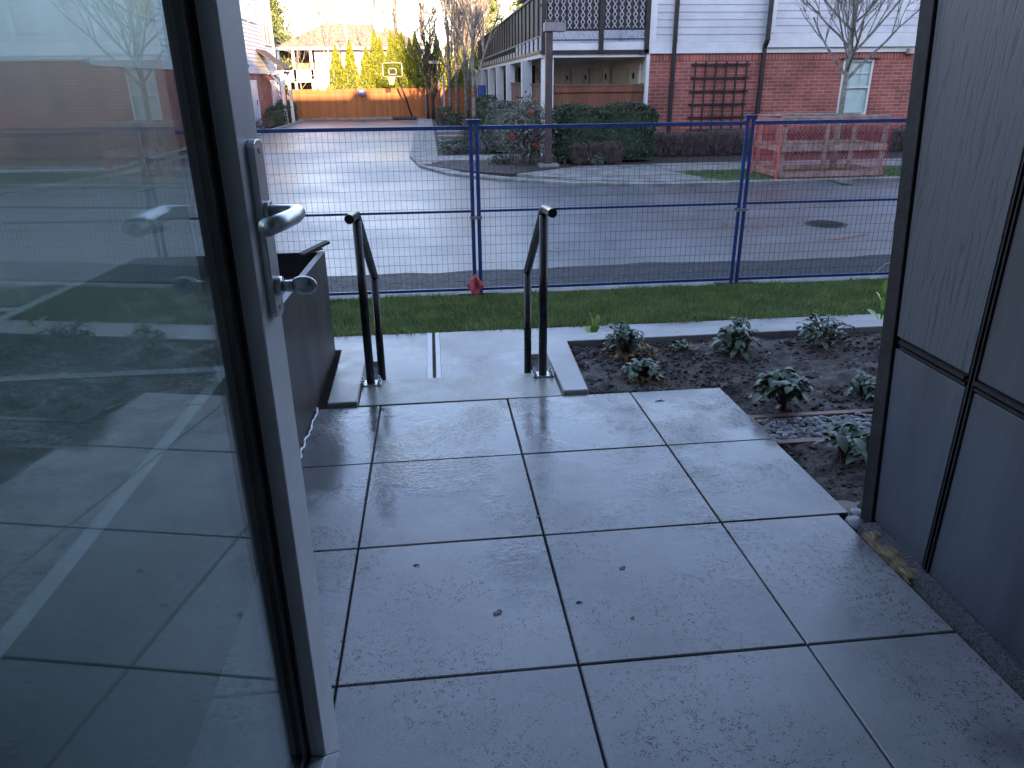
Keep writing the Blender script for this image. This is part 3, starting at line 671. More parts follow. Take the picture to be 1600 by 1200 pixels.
flabels = ['blue wire fence panel seen through the door glass, far left', 'blue wire fence panel behind the planter and left handrail', 'blue wire fence panel behind the right handrail, between the two double posts',
   'blue wire fence panel at the right, in front of the boxed tree', 'blue wire fence panel hidden past the porch wall', 'blue wire fence panel farthest along the street to the right']
fences = []
for i in range(6):
    a, b_ = joints[i], joints[i+1]
    fences.append(fence_panel(a[0]+jo, b_[0]-jo, a[1], b_[1], flabels[i]))
for i, (x, y) in enumerate(joints[1:6]):
    H = FT; c_ = fences[i+1]
    child(MB().box(x-.065, x+.065, y-.028, y+.028, H+.050, H+.062).box(x-.056, x+.056, y-.023, y+.023, H+.020, H+.050).build('coupler_cap', M_blue, bevel=.003), c_)
    zc = FZ+.045+(FT-FZ-.06)*.505-.06
    cl = MB().box(x-.058, x+.058, y-.034, y-.026, zc-.014, zc+.014).box(x-.058, x+.058, y+.026, y+.034, zc-.014, zc+.014).tube([(x, y-.046, zc), (x, y+.044, zc)], .006, 8).tube([(x, y-.050, zc), (x, y-.036, zc)], .011, 6)
    child(cl.build('clamp', M_galv), c_)
    child(MB().box(x-.20, x+.20, y-.045, y+.045, FZ-.004, FZ+.010).build('foot_plate', M_wire), c_)
# pink marker flag hanging at the fence foot
c_ = atY(743, 446, 7.15); mb = MB(); n = 8; g_ = []
for i in range(n+1):
    for j in range(n+1):
        u, v = i/n-.5, j/n-.5; X_ = (u+v)*.092; Z_ = (v-u)*.120
        g_.append((c_[0]+X_, c_[1]+.012*math.sin(u*9+v*4)+.01*math.cos(v*8), c_[2]+Z_))
mb.add(g_, [(i*(n+1)+j, i*(n+1)+j+1, (i+1)*(n+1)+j+1, (i+1)*(n+1)+j) for i in range(n) for j in range(n)])
fl = mb.build('marker_flag', M_pink, smooth=True); tag(fl, 'crumpled pink plastic flag tied at the foot of the blue fence posts', 'flag')
so_ = fl.modifiers.new('t', 'SOLIDIFY'); so_.thickness = .0015
o = MB().tube([(c_[0]+.01, c_[1]+.005, c_[2]+.02), (c_[0]+.025, c_[1]-.005, c_[2]-.02), (c_[0]+.02, c_[1]-.004, c_[2]-.035)], .003, 6).build('tie', M_darkwood, fl)
# thin pale wire tail at the right end of the fence
e = [tuple(atY(x, y, 7.1)) for x, y in ((1365, 427), (1385, 412), (1395, 408), (1402, 395))]
tag(MB().tube(e, .003, 6).build('loose_wire', M_lumber), 'thin pale loose wire sticking up by the fence at the porch wall', 'wire')
# ================================================================ VEGETATION HELPERS
def leaf_quads(P, size, up=.3, aspect=.55, jit=.35):
    """rhombic leaves with random orientation at points P (n,3)"""
    n = len(P); d = rng.normal(size=(n, 3)); d[:, 2] += up; d /= np.linalg.norm(d, axis=1)[:, None]
    e = rng.normal(size=(n, 3)); e -= d*(e*d).sum(1)[:, None]; e /= np.linalg.norm(e, axis=1)[:, None]
    s = size*(1+jit*rng.normal(size=(n, 1))).clip(.3, 2)
    V = np.stack([P-d*s*.5, P+e*s*aspect*.5, P+d*s*.5, P-e*s*aspect*.5], 1); return V.reshape(-1, 3)
def shell_box(x0, x1, y0, y1, z0, z1, n, rough=.06, seed=0, depth=.10):
    """points near the surface of a clipped hedge (sides and top), uneven outline"""
    A = [(x1-x0)*(z1-z0)]*2+[(y1-y0)*(z1-z0)]*2+[(x1-x0)*(y1-y0)]; A = np.array(A); A = A/A.sum(); k = rng.choice(5, n, p=A)
    u, v = rng.random(n), rng.random(n); x = x0+(x1-x0)*u; y = y0+(y1-y0)*v; z = z0+(z1-z0)*v
    P = np.zeros((n, 3)); dep = depth*rng.random(n)
    for f in range(5):
        q = k == f
        if f == 0: P[q] = np.c_[x[q], np.full(q.sum(), y0), z[q]]; P[q, 1] += dep[q]
        if f == 1: P[q] = np.c_[x[q], np.full(q.sum(), y1), z[q]]; P[q, 1] -= dep[q]
        if f == 2: P[q] = np.c_[np.full(q.sum(), x0), y0+(y1-y0)*u[q], z[q]]; P[q, 0] += dep[q]
        if f == 3: P[q] = np.c_[np.full(q.sum(), x1), y0+(y1-y0)*u[q], z[q]]; P[q, 0] -= dep[q]
        if f == 4: P[q] = np.c_[x[q], y[q], np.full(q.sum(), z1)]; P[q, 2] -= dep[q]
    c = np.array([(x0+x1)/2, (y0+y1)/2, (z0+z1)/2]); h = np.array([(x1-x0)/2, (y1-y0)/2, (z1-z0)/2])
    # rounded corners and slow lumps
    r = (P-c)/h; m_ = np.abs(r); k2 = (m_**6).sum(1)**(1/6); P = c+(P-c)/np.maximum(k2, .9)[:, None]*1.0
    lump = np.sin(P[:, 0]*5+seed)+np.sin(P[:, 1]*4+seed*2)+np.sin(P[:, 2]*7+P[:, 0]*3+seed*3)
    P += (P-c)/np.linalg.norm(P-c, axis=1)[:, None]*(lump*rough*.45)[:, None]+rng.normal(0, rough*.25, (n, 3))
    return P
def foliage(name, P, size, m_, parent=None, core=None, **k):
    V = leaf_quads(P, size, **k)
    if core is not None:
        V = np.concatenate([V, core])
    return npmesh(name, V, 4, m_, parent)
def core_box(x0, x1, y0, y1, z0, z1):
    c = [(x0, y0, z0), (x1, y0, z0), (x1, y1, z0), (x0, y1, z0), (x0, y0, z1), (x1, y0, z1), (x1, y1, z1), (x0, y1, z1)]
    f = [(4,5,6,7),(0,1,5,4),(1,2,6,5),(2,3,7,6),(3,0,4,7)]
    return np.array([c[i] for q in f for i in q], dtype=float)
def hedge(name, x0, x1, y0, y1, z0, z1, n, size, m_, label, cat='hedge', group=None, stem=None, rough=.06, seed=1):
    t = thing(name, ((x0+x1)/2, (y0+y1)/2, z0), label, cat, group)
    P = shell_box(x0, x1, y0, y1, z0+.05, z1, n, rough, seed)
    q = .16
    child(foliage('foliage', P, size, m_, None, core_box(x0+q, x1-q, y0+q, y1-q, z0+.05, z1-q)), t)
    mb = MB()
    for k in range(max(2, int((x1-x0)/.5))):
        x = random.uniform(x0+.2, x1-.2); y = random.uniform(y0+.05, y0+.25); mb.tube([(x, y, z0-.05), (x+.05, y+.05, z0+.35)], [.018, .012], 6)
    o = child(mb.build('stem', M_twig), t); o['kind'] = 'stuff'; return t
def ball_pts(c, r, n, fill=.35, amp=.18, seed=0):
    d = rng.normal(size=(n, 3)); d /= np.linalg.norm(d, axis=1)[:, None]
    k = (1-fill*rng.random(n)**1.5)*(1+amp*(np.sin(d[:, 0]*6+seed)+np.sin(d[:, 2]*7+seed*2)+np.sin(d[:, 1]*5+seed))/2)
    return np.array(c)+d*np.array(r)*k[:, None]
def bush(name, c, r, n, size, m_, label, cat='shrub', group=None, seed=0, fill=.5, amp=.2):
    t = thing(name, (c[0], c[1], c[2]-r[2]), label, cat, group)
    P = ball_pts(c, r, n, fill, amp, seed); P = P[P[:, 2] > c[2]-r[2]*.95]
    child(foliage('foliage', P, size, m_), t)
    mb = MB()
    for k in range(9):
        a = random.uniform(0, 6.28); q = random.uniform(.3, .8)
        mb.tube([(c[0]+.1*math.cos(a), c[1]+.1*math.sin(a), c[2]-r[2]-.05), (c[0]+r[0]*q*.6*math.cos(a), c[1]+r[1]*q*.6*math.sin(a), c[2]-r[2]*.1), (c[0]+r[0]*q*math.cos(a), c[1]+r[1]*q*math.sin(a), c[2]+r[2]*.5)], [.02, .013, .005], 5)
    o = child(mb.build('stem', M_twig), t); o['kind'] = 'stuff'; return t
def branches(mb, p, d, ln, r, lvl, spread, upw, rg, nseg=4, kids=(3, 5), taper=.55, tips=None, minr=.004, shrink=(.5, .78)):
    pts = [Vector(p)]; rad = [r]; dv = Vector(d).normalized()
    for i in range(nseg):
        dv = (dv+Vector((rg.gauss(0, .10), rg.gauss(0, .10), rg.gauss(0, .05)+upw*.12))).normalized()
        pts.append(pts[-1]+dv*ln/nseg); rad.append(max(minr, r*(1-(1-taper)*(i+1)/nseg)))
    mb.tube(pts, rad, 7 if r > .03 else (5 if r > .012 else 3), cap=False)
    if tips is not None: tips.append(tuple(pts[-1]))
    if lvl == 0: return
    n = rg.randint(*kids)
    for k in range(n):
        f = rg.uniform(.25, .98); i = min(nseg-1, int(f*nseg)); q = f*nseg-i; pos = pts[i].lerp(pts[i+1], q)
        ax = Vector((rg.gauss(0, 1), rg.gauss(0, 1), rg.gauss(0, .3))); ax = (ax-dv*ax.dot(dv)).normalized()
        nd = (dv*math.cos(spread)+ax*math.sin(spread)+Vector((0, 0, upw*.35))).normalized()
        branches(mb, pos, nd, ln*rg.uniform(*shrink), max(minr, rad[i]*rg.uniform(.45, .68)), lvl-1, spread*rg.uniform(.85, 1.15), upw, rg, nseg=3 if lvl < 3 else 4, kids=kids, taper=taper, tips=tips, minr=minr, shrink=shrink)
def bare_tree(name, base, H, r, label, group=None, first=.35, nb=12, spread=.6, upw=.5, lvl=2, seed=1, bark=None, lean=(0, 0), kids=(3, 5), blen=.35, twig=None, minr=.005, shrink=(.5, .78), cat='tree', fexp=.85):
    rg = random.Random(seed); bark = bark or M_bark
    t = thing(name, base, label, cat, group)
    pts = []; rad = []; n = 9
    for i in range(n+1):
        f = i/n; pts.append(Vector((base[0]+lean[0]*f*H+rg.gauss(0, .012*H*f*.35), base[1]+lean[1]*f*H+rg.gauss(0, .012*H*f*.35), base[2]-.06+H*f))); rad.append(r*(1.18 if i == 0 else 1)*(1-.82*f)+minr)
    child(MB().tube(pts, rad, 12).build('trunk', bark, smooth=True), t)
    mb = MB()
    for k in range(nb):
        f = first+(1-first)*((k+rg.random()*.6)/nb)**fexp; f = min(f, .97); i = min(n-1, int(f*n)); pos = pts[i].lerp(pts[i+1], f*n-i)
        a = k*2.4+rg.uniform(-.4, .4); el = spread+rg.uniform(-.12, .12); rr = (rad[i]+(rad[i+1]-rad[i])*(f*n-i))
        d = Vector((math.cos(a)*math.sin(el), math.sin(a)*math.sin(el), math.cos(el)))
        branches(mb, pos, d, H*blen*(1.05-f*.6)*rg.uniform(.8, 1.15), rr*rg.uniform(.45, .7), lvl, .55, upw, rg, kids=kids, minr=minr, shrink=shrink)
    child(mb.build('crown', twig or bark), t)
    return t

# ================================================================ GARDEN PLANTS
def leafy_plant(x, y, z, R_, H_, nstem, label, seed,  dry=0, m_=None, group='leafy plants in the bed', leafL=.062, name='garden_plant', droop=1.0):
    rg = random.Random(seed); m_ = m_ or M_skim; ex = rg.uniform(.8, 1.3); lean_x = rg.gauss(0, .25); lean_y = rg.gauss(0, .15)
    z += .032; t = thing(name, (x, y, z), label, 'plant', group); st_ = MB(); V = []
    lv = MB()
    for k in range(nstem):
        a = k*2.4+rg.uniform(-.3, .3); rr = R_*math.sqrt((k+.5)/nstem)*.82; hh = H_*(1-.45*(rr/R_)**1.5)*rg.choice((.55, .8, 1, 1.05, 1.22))
        tip = Vector((rr*math.cos(a)*ex+lean_x*hh, rr*math.sin(a)+lean_y*hh, hh)); st_.tube([(rg.gauss(0, .012), rg.gauss(0, .012), -.01), (tip.x*.45, tip.y*.45, hh*.55), tuple(tip)], [.004, .0032, .0024], 5)
        for w_ in range(rg.randint(5, 8)):
            b_ = rg.uniform(0, 6.283); el = rg.uniform(-.15, .55)-.2*droop*(w_ > 4); L_ = leafL*rg.uniform(.7, 1.25); Wd = L_*rg.uniform(.20, .27)
            o = tip+Vector((0, 0, -.012*w_*rg.random())); dx = Vector((math.cos(b_), math.sin(b_), 0)); sd = Vector((-math.sin(b_), math.cos(b_), 0))
            prof = [(0, .12, 0), (.3, .9, 0), (.62, 1.0, 0), (.86, .55, 0), (1, .04, 0)]; ls, cs, rs = [], [], []
            for (f, wv2, _) in prof:
                zc = math.sin(el)*L_*f-droop*L_*.55*f*f; hc = math.cos(el)*L_*f*(1-.15*f)
                c = o+dx*hc+Vector((0, 0, zc)); ls.append(c+sd*Wd*wv2+Vector((0, 0, .22*Wd*wv2))); rs.append(c-sd*Wd*wv2+Vector((0, 0, .22*Wd*wv2))); cs.append(c)
            n = len(prof); vs = ls+cs+rs
            lv.add(vs, [(i, i+1, n+i+1, n+i) for i in range(n-1)]+[(n+i, n+i+1, 2*n+i+1, 2*n+i) for i in range(n-1)])
    st_.build('stem', M_twig, t)
    lv.build('foliage', m_, t, smooth=True)
    if dry:
        dl = MB()
        for k in range(dry):
            a = rg.uniform(0, 6.28); q = R_*rg.uniform(.5, 1.25); px, py = q*math.cos(a), q*math.sin(a)*.9-.03
            for j in range(3):
                b_ = rg.uniform(0, 6.28); s = rg.uniform(.014, .026); u = Vector((math.cos(b_), math.sin(b_), rg.uniform(-.2, .6)))*s; v = Vector((-math.sin(b_), math.cos(b_), rg.uniform(-.2, .7)))*s*.6
                c = Vector((px, py, rg.uniform(.006, .03))); dl.add([c-u, c+v*.9, c+u+Vector((0, 0, .006)), c-v], [(0, 1, 2, 3)])
        o = dl.build('withered_leaf', M_dryleaf, t); o['kind'] = 'stuff'
    return t
leafy_plant(1.075, 3.93, -.155, .135, .155, 26, 'largest leafy plant ringed by orange withered leaves, nearest the low wall corner', 3, dry=70, leafL=.055)
leafy_plant(1.045, 3.52, -.15, .105, .10, 13, 'small leafy plant with withered leaves close to the patio edge, below the largest one', 5, dry=24)
leafy_plant(1.66, 3.80, -.15, .135, .17, 20, 'leafy plant with one tall upright leaf, middle of the back of the bed', 7, leafL=.07)
leafy_plant(1.40, 3.94, -.155, .075, .06, 5, 'low sprig of pale leaves between two bushy plants at the back of the bed', 8, leafL=.05, dry=6)
leafy_plant(2.25, 3.88, -.155, .16, .17, 24, 'rounded leafy plant farthest right at the back of the bed', 9, leafL=.06)
leafy_plant(1.60, 3.03, -.135, .12, .21, 17, 'taller leafy plant standing just behind the pebble strip', 12, leafL=.075)
leafy_plant(2.08, 3.13, -.14, .12, .10, 12, 'leafy plant half hidden by the porch wall, behind the pebbles', 14, leafL=.065)
leafy_plant(1.60, 2.50, -.12, .115, .14, 16, 'leafy plant growing in front of the pebble strip beside the porch wall', 15, leafL=.07)
leafy_plant(2.72, 3.75, -.15, .12, .06, 8, 'flattened low plant by the porch wall at the back of the bed', 16, leafL=.06)
# upright leaf of the third plant and the taller leaves behind the wall
def upright_plant(x, y, z, H_, label, n, L_, m_, seed, name='young_laurel', spread=.5):
    rg = random.Random(seed); t = thing(name, (x, y, z), label, 'plant'); lv = MB(); MB().tube([(0, 0, -.02), (.005, 0, H_*.9)], [.006, .003], 6).build('stem', m_, t)
    for k in range(n):
        b_ = k*2.2+rg.uniform(-.3, .3); h0 = H_*(.15+.8*k/n); el = 1.45-spread*(1-k/n)*2.0; L2 = L_*(1-.25*k/n); Wd = L2*.21
        dx = Vector((math.cos(b_), math.sin(b_), 0)); sd = Vector((-math.sin(b_), math.cos(b_), 0)); o = Vector((0, 0, h0)); ls, cs, rs = [], [], []
        for f, w2 in ((0, .1), (.3, .8), (.6, 1), (.85, .6), (1, .05)):
            c = o+dx*math.cos(el)*L2*f+Vector((0, 0, math.sin(el)*L2*f-.25*L2*f*f)); ls.append(c+sd*Wd*w2+Vector((0,0,.3*Wd*w2))); rs.append(c-sd*Wd*w2+Vector((0,0,.3*Wd*w2))); cs.append(c)
        lv.add(ls+cs+rs, [(i, i+1, 5+i+1, 5+i) for i in range(4)]+[(5+i, 6+i, 11+i, 10+i) for i in range(4)])
    lv.build('foliage', m_, t, smooth=True); return t
upright_plant(1.015, 4.56, WZ-.03, .42, 'bright green young laurel poking up behind the low wall, right of the handrail', 9, .17, M_skiml, 4, spread=.42)
upright_plant(1.69, 3.83, -.14, .20, 'upright broad leaf shoot rising out of the middle plant by the low wall', 3, .11, M_skim, 6, 'leaf_shoot', .2)
upright_plant(3.06, 4.62, WZ-.03, .50, 'young laurel mostly hidden by the end of the porch wall', 10, .17, M_skiml, 9, spread=.5)

# edging boards, pebbles, clods
eb = MB().box(1.405, 2.9, 2.915, 2.948, -.19, -.092)
tag(eb.build('edging_board', M_lumber2, bevel=.003), 'reddish edging board behind the pebbles, below the taller plant', 'board', 'timber boards edging the pebble strip')
tag(MB().box(1.405, 2.9, 2.655, 2.690, -.19, -.090).build('edging_board', M_lumber2, bevel=.003), 'reddish edging board in front of the pebbles', 'board', 'timber boards edging the pebble strip')
tag(MB().box(1.378, 1.404, 2.655, 2.948, -.19, -.088).build('edging_board', M_lumber2, bevel=.003), 'short edging board along the patio closing the pebble strip', 'board', 'timber boards edging the pebble strip')
tag(MB().box(1.36, 1.80, 2.085, 2.205, -.17, -.098).build('edging_board', M_lumber2, bevel=.004), 'wide flat board at the foot of the porch wall end', 'board', 'timber boards edging the pebble strip')
mb = MB(); k = 0
for iy in range(13):
    for ix in range(34):
        x = 1.415+ix*.030+rng.normal(0, .006); y = 2.70+iy*.0175+rng.normal(0, .004)
        if x > 2.45 or y > 2.905: continue
        r = rng.uniform(.010, .018); mb.blob((x, y, -.104+rng.random()*.010), (r*rng.uniform(1, 1.4), r, r*.62), k, 5, 7, .12); k += 1
tag(mb.build('pebbles', M_cobble, smooth=True), 'grey river pebbles filling the strip between two timber boards', 'pebbles', kind='stuff')
for (x, y, r, lb) in ((1.375, 1.995, .030, 'large pale stone tucked at the end of the porch wall'), (1.415, 2.06, .022, 'small dark stone behind the pale one at the wall end')):
    tag(MB().blob((x, y, pz(x, y)-.012), (r*1.1, r*1.5, r*.8), 3, 8, 12, .06).build('stone', M_cobble, smooth=True), lb, 'stone')
mb = MB(); k = 100
for _ in range(8000):
    x = .76+rng.random()**1.3*2.6; y = 2.1+rng.random()*1.96
    if x < 1.41 and y < 3.30: continue
    if 2.65 < y < 2.95: continue
    if 2.07 < y < 2.22 and x < 1.82: continue
    r = .0025+.010*rng.random()**3.2; mb.blob((x, y, -.090-.015*(y-2)+.004), (r*1.3, r, r*.8), k, 3, 5, .4); k += 1
tag(mb.build('soil_clods', M_soil), 'loose dark clods scattered over the planted bed', 'soil', kind='stuff')
P = np.c_[.76+rng.random(500)**1.3*2.4, 2.15+rng.random(500)*1.9, np.zeros(500)]
P = P[~((P[:, 0] < 1.42) & (P[:, 1] < 3.3)) & ~((P[:, 1] > 2.64) & (P[:, 1] < 2.96))]; P[:, 2] = -.090-.015*(P[:, 1]-2)+.012
V = leaf_quads(P, .015, 0, .5); 
M_chip = mat('pale_chips', (.30, .29, .30), .6, scale=30, col2=(.14, .10, .07), island=.5)
tag(npmesh('bark_chips', V, 4, M_chip), 'small pale chips and bark bits on the planted bed', 'chips', kind='stuff')
# small litter on the patio slabs: each its own thing
lit = [(777, 958, .024, 'crumpled dry leaf on the middle slab of the patio'), (972, 888, .020, 'small curled leaf on the slab right of centre'), (651, 884, .010, 'tiny dark seed pod on the left middle slab'),
       (988, 966, .012, 'short dark twig bit on the slab right of the crumpled leaf'), (1031, 627, .022, 'dark bent twig on the far right slab'), (840, 808, .014, 'wet scrap of leaf at the crossing of four slabs'),
       (905, 942, .009, 'dark crumb between the two leaves on the right slab'), (597, 640, .012, 'dark peg in the joint by the left handrail')]
for i, (px, py, r, lb) in enumerate(lit):
    c = atP(px, py, np.array([0, 0, 0.]), np.array([-SX, -SY, 1.])); mb = MB(); rg = random.Random(i)
    n = 6; g_ = []
    if 'leaf' in lb:
        for a in range(n+1):
            for b_ in range(4):
                f = a/n-.5; w_ = math.cos(f*2.8)*(b_/3-.5); g_.append((c[0]+r*(f*1.1)+r*.12*rg.random(), c[1]+r*w_*.8+r*f*.4, c[2]+.0012+.14*r*abs(math.sin(f*5+b_*1.3))))
        mb.add(g_, [(4*a+b_, 4*a+b_+1, 4*a+5+b_, 4*a+4+b_) for a in range(n) for b_ in range(3)])
        o = mb.build('fallen_leaf', mat('wet_leaf', (.13, .11, .10), .4, scale=30, col2=(.06, .05, .048)))
    else:
        mb.tube([(c[0]-r, c[1], c[2]+.002), (c[0], c[1]+r*.2, c[2]+.003), (c[0]+r, c[1]-r*.15, c[2]+.003)], [.0016, .0022, .0014], 6)
        if 'bent' in lb: mb.tube([(c[0], c[1]+r*.2, c[2]+.003), (c[0]+r*.6, c[1]+r*.7, c[2]+.003)], .0015, 5)
        o = mb.build('twig_bit', M_darkwood)
    tag(o, lb, 'leaf' if 'leaf' in lb else 'twig')
# ================================================================ LAWN GRASS
n = 120000
x = rng.uniform(-4.5, 8.0, n); y = 5.425+1.74*rng.random(n); z = WZ-.02+(y-5.44)*((GZ-.01)-(WZ-.02))/1.75
edge = np.clip((5.52-y)/.08, 0, 1); y = y+edge*.02*np.sin(x*9)
pn_ = np.sin(x*2.1+y*3)+np.sin(x*5.3-y*4)+.8*np.sin(x*13+y*9)+rng.normal(0, .8, n)
h = (.040+.012*pn_.clip(-1.5, 1.5)/1.5+.012*rng.random(n))*rng.uniform(.7, 1.25, n)
a = rng.random(n)*6.283; w_ = rng.uniform(.0018, .0034, n); lx = rng.normal(0, .018, n); ly = rng.normal(0, .018, n)
B = np.c_[x, y, z-.004]; s_ = np.c_[np.cos(a)*w_, np.sin(a)*w_, np.zeros(n)]; T = np.c_[x+lx, y+ly, z+h]; Mi = (B+T)/2+np.c_[-lx*.15, -ly*.15, h*.08]
V = np.stack([B-s_, B+s_, Mi+s_*.8, T, Mi-s_*.8], 1).reshape(-1, 3)
tag(npmesh('grass', V, 5, M_grass), 'damp green lawn strip between the footpath and the blue fence', 'grass', kind='stuff')
n = 16000; x = rng.uniform(5.6, 22, n); y = 15.14+1.6*rng.random(n); z = np.full(n, -.60); h = rng.uniform(.03, .07, n); a = rng.random(n)*6.28; w_ = .008
B = np.c_[x, y, z]; s_ = np.c_[np.cos(a)*w_, np.sin(a)*w_, np.zeros(n)]; T = B+np.c_[rng.normal(0, .02, n), rng.normal(0, .02, n), h]
M_grass2 = mat('verge_grass', (.10, .22, .05), .6, scale=3, col2=(.06, .15, .035), island=.4, trans=.2)
tag(npmesh('verge_grass', np.stack([B-s_, B+s_, T], 1).reshape(-1, 3), 3, M_grass2), 'bright green grass of the far verge around the boxed tree', 'grass', kind='stuff')
# ================================================================ BRICK TOWNHOUSE (right)
HX, HY = 5.88, 21.0          # lane-facing wall plane and street-facing wall plane
FX1 = 24.0; TZ = 5.6
def siding_x(mb, x0, x1, y, z0, z1, lap=.178, out=-1, d=.022):
    """lapped boards on a wall whose face looks along -Y (out=-1)"""
    z = z0
    while z < z1-.01:
        zt_ = min(z+lap, z1); mb.add([(x0, y+out*d, z), (x1, y+out*d, z), (x1, y+out*.004, zt_), (x0, y+out*.004, zt_), (x0, y, z), (x1, y, z)], [(0, 1, 2, 3), (4, 5, 1, 0)]); z += lap
def siding_y(mb, y0, y1, x, z0, z1, lap=.178, out=-1, d=.022):
    z = z0
    while z < z1-.01:
        zt_ = min(z+lap, z1); mb.add([(x+out*d, y0, z), (x+out*d, y1, z), (x+out*.004, y1, zt_), (x+out*.004, y0, zt_), (x, y0, z), (x, y1, z)], [(0, 3, 2, 1), (4, 0, 1, 5)] if out < 0 else [(0, 1, 2, 3), (4, 5, 1, 0)]); z += lap
t = thing('brick_townhouse', (15, 30, GZ), 'two storey townhouse with red brick below, pale siding above and a lane-side deck', 'house')
# wall with a hole for the ground floor window
wx0, wx1, wz0, wz1 = 11.42, 12.30, .36, 1.80
BT = 1.975
mb = MB().box(HX, wx0, HY, HY+.25, GZ-.2, 1.78).box(wx1, FX1, HY, HY+.25, GZ-.2, 1.78).box(wx0, wx1, HY, HY+.25, GZ-.2, wz0)
child(mb.build('brick_wall', M_brick), t)
child(MB().box(HX, FX1, HY-.012, HY+.25, 1.8002, BT).build('brick_course', M_brickS), t)
child(MB().box(HX, wx0, HY, HY+.24, 1.7802, 1.80).box(wx1, FX1, HY, HY+.24, 1.7802, 1.80).build('mortar_bed', M_brick), t)
child(MB().box(HX+.02, FX1, HY+.26, 47, GZ-.2, TZ).build('house_core', M_siding), t)
child(MB().box(HX-.03, HX+.06, HY-.05, HY+.2, GZ, BT).build('corner_board', M_white), t)
mb = MB(); siding_x(mb, 5.95, 9.10, HY, 2.26, TZ); siding_x(mb, 9.27, FX1, HY-.10, 2.46, TZ)
mb.box(5.95, FX1, HY, HY+.26, 2.2, TZ).box(9.27, FX1, HY-.10, HY-.0005, 2.2, TZ)
child(mb.build('siding', M_siding), t)
mb = MB().box(5.88, 9.10, HY-.045, HY+.2, 2.03, 2.255).box(5.88, 9.10, HY-.07, HY+.2, BT+.002, 2.028)
mb.box(9.12, FX1, HY-.14, HY+.2, 2.11, 2.452).box(9.12, FX1, HY-.065, HY+.2, BT+.002, 2.108)
mb.box(5.88, 6.08, HY-.05, HY+.2, 2.257, TZ).box(9.10, 9.27, HY-.16, HY+.2, 2.454, TZ).box(11.33, 11.46, HY-.145, HY-.12, 2.455, TZ).box(12.74, 12.88, HY-.145, HY-.12, 2.455, TZ).box(15.2, 15.4, HY-.145, HY-.12, 2.455, TZ)
child(mb.build('trim_board', M_white), t)
def window(par, x0, x1, z0, z1, y, blinds=True, grid=(3, 2), gridtop=.5, label=None):
    fr = .055
    f = MB().box(x0, x1, y-.035, y+.06, z0, z0+fr).box(x0, x1, y-.035, y+.06, z1-fr, z1).box(x0, x0+fr, y-.035, y+.06, z0+fr, z1-fr).box(x1-fr, x1, y-.035, y+.06, z0+fr, z1-fr)
    zm = z0+(z1-z0)*.5; f.box(x0+fr, x1-fr, y-.03, y+.04, zm-.022, zm+.022)
    for k in range(1, grid[0]): xx = x0+(x1-x0)*k/grid[0]; f.box(xx-.009, xx+.009, y-.002, y+.012, zm+.022, z1-fr)
    zq = (zm+z1)/2; f.box(x0+fr, x1-fr, y-.001, y+.011, zq-.008, zq+.008)
    w_ = child(f.build('window', M_white), par)
    o = MB().box(x0+fr, x1-fr, y+.012, y+.02, z0+fr, z1-fr).build('pane', glass_mat('window_glass', (.93, .97, .96), 1.45) if 'window_glass' not in bpy.data.materials else bpy.data.materials['window_glass']); o.parent = w_
    if blinds:
        b_ = MB(); z = z0+fr+.01
        while z < z1-fr: b_.add([(x0+fr, y+.026, z), (x1-fr, y+.026, z), (x1-fr, y+.040, z+.038), (x0+fr, y+.040, z+.038)], [(0, 1, 2, 3)]); z += .041
        b_.box(x0+fr, x1-fr, y+.09, y+.10, z0+fr, z1-fr); o = b_.build('blind', M_blind); o.parent = w_
    else:
        o = MB().box(x0+fr, x1-fr, y+.09, y+.10, z0+fr, z1-fr).build('blind', M_pane); o.parent = w_
    return w_
window(t, wx0, wx1, wz0, wz1, HY+.03)
child(MB().box(wx0-.1, wx1+.15, HY-.06, HY+.0, 1.802, 1.83).build('lintel_trim', M_dkmetal), t)
window(t, 16.0, 17.5, 2.9, 4.6, HY-.12, blinds=False)
window(t, 19.2, 20.6, 2.9, 4.6, HY-.12, blinds=False); window(t, 18.2, 19.2, .36, 1.78, HY+.02)
for x0 in (6.58, 9.08):
    y_ = HY-.085 if x0 < 8 else HY-.20
    d_ = MB().box(x0-.05, x0+.05, y_-.04, y_+.04, 2.30, TZ).box(x0-.055, x0+.055, y_-.045, y_+.045, 2.27, 2.31)
    d_.beam((x0, y_, 2.30), (x0+.0, HY-.07, 2.10), .10, .08).box(x0-.05, x0+.05, HY-.11, HY-.035, GZ+.05, 2.12)
    child(d_.build('downpipe', M_dkmetal), t)
child(MB().box(13.15, 13.38, HY-.18, HY-.02, 1.93, 2.06).build('outdoor_light', M_lumber), t)
# roof out of frame but real
mb = MB(); mb.prism([(HX-.5, HY-.5, TZ), (FX1+.5, HY-.5, TZ), (FX1-4, 30, TZ+1.5), (HX+3, 30, TZ+1.5)], (0, 0, .1)); mb.box(HX-.5, FX1+.5, HY-.5, 47.3, TZ-.15, TZ-.001)
child(mb.build('roof', M_dshingle), t)
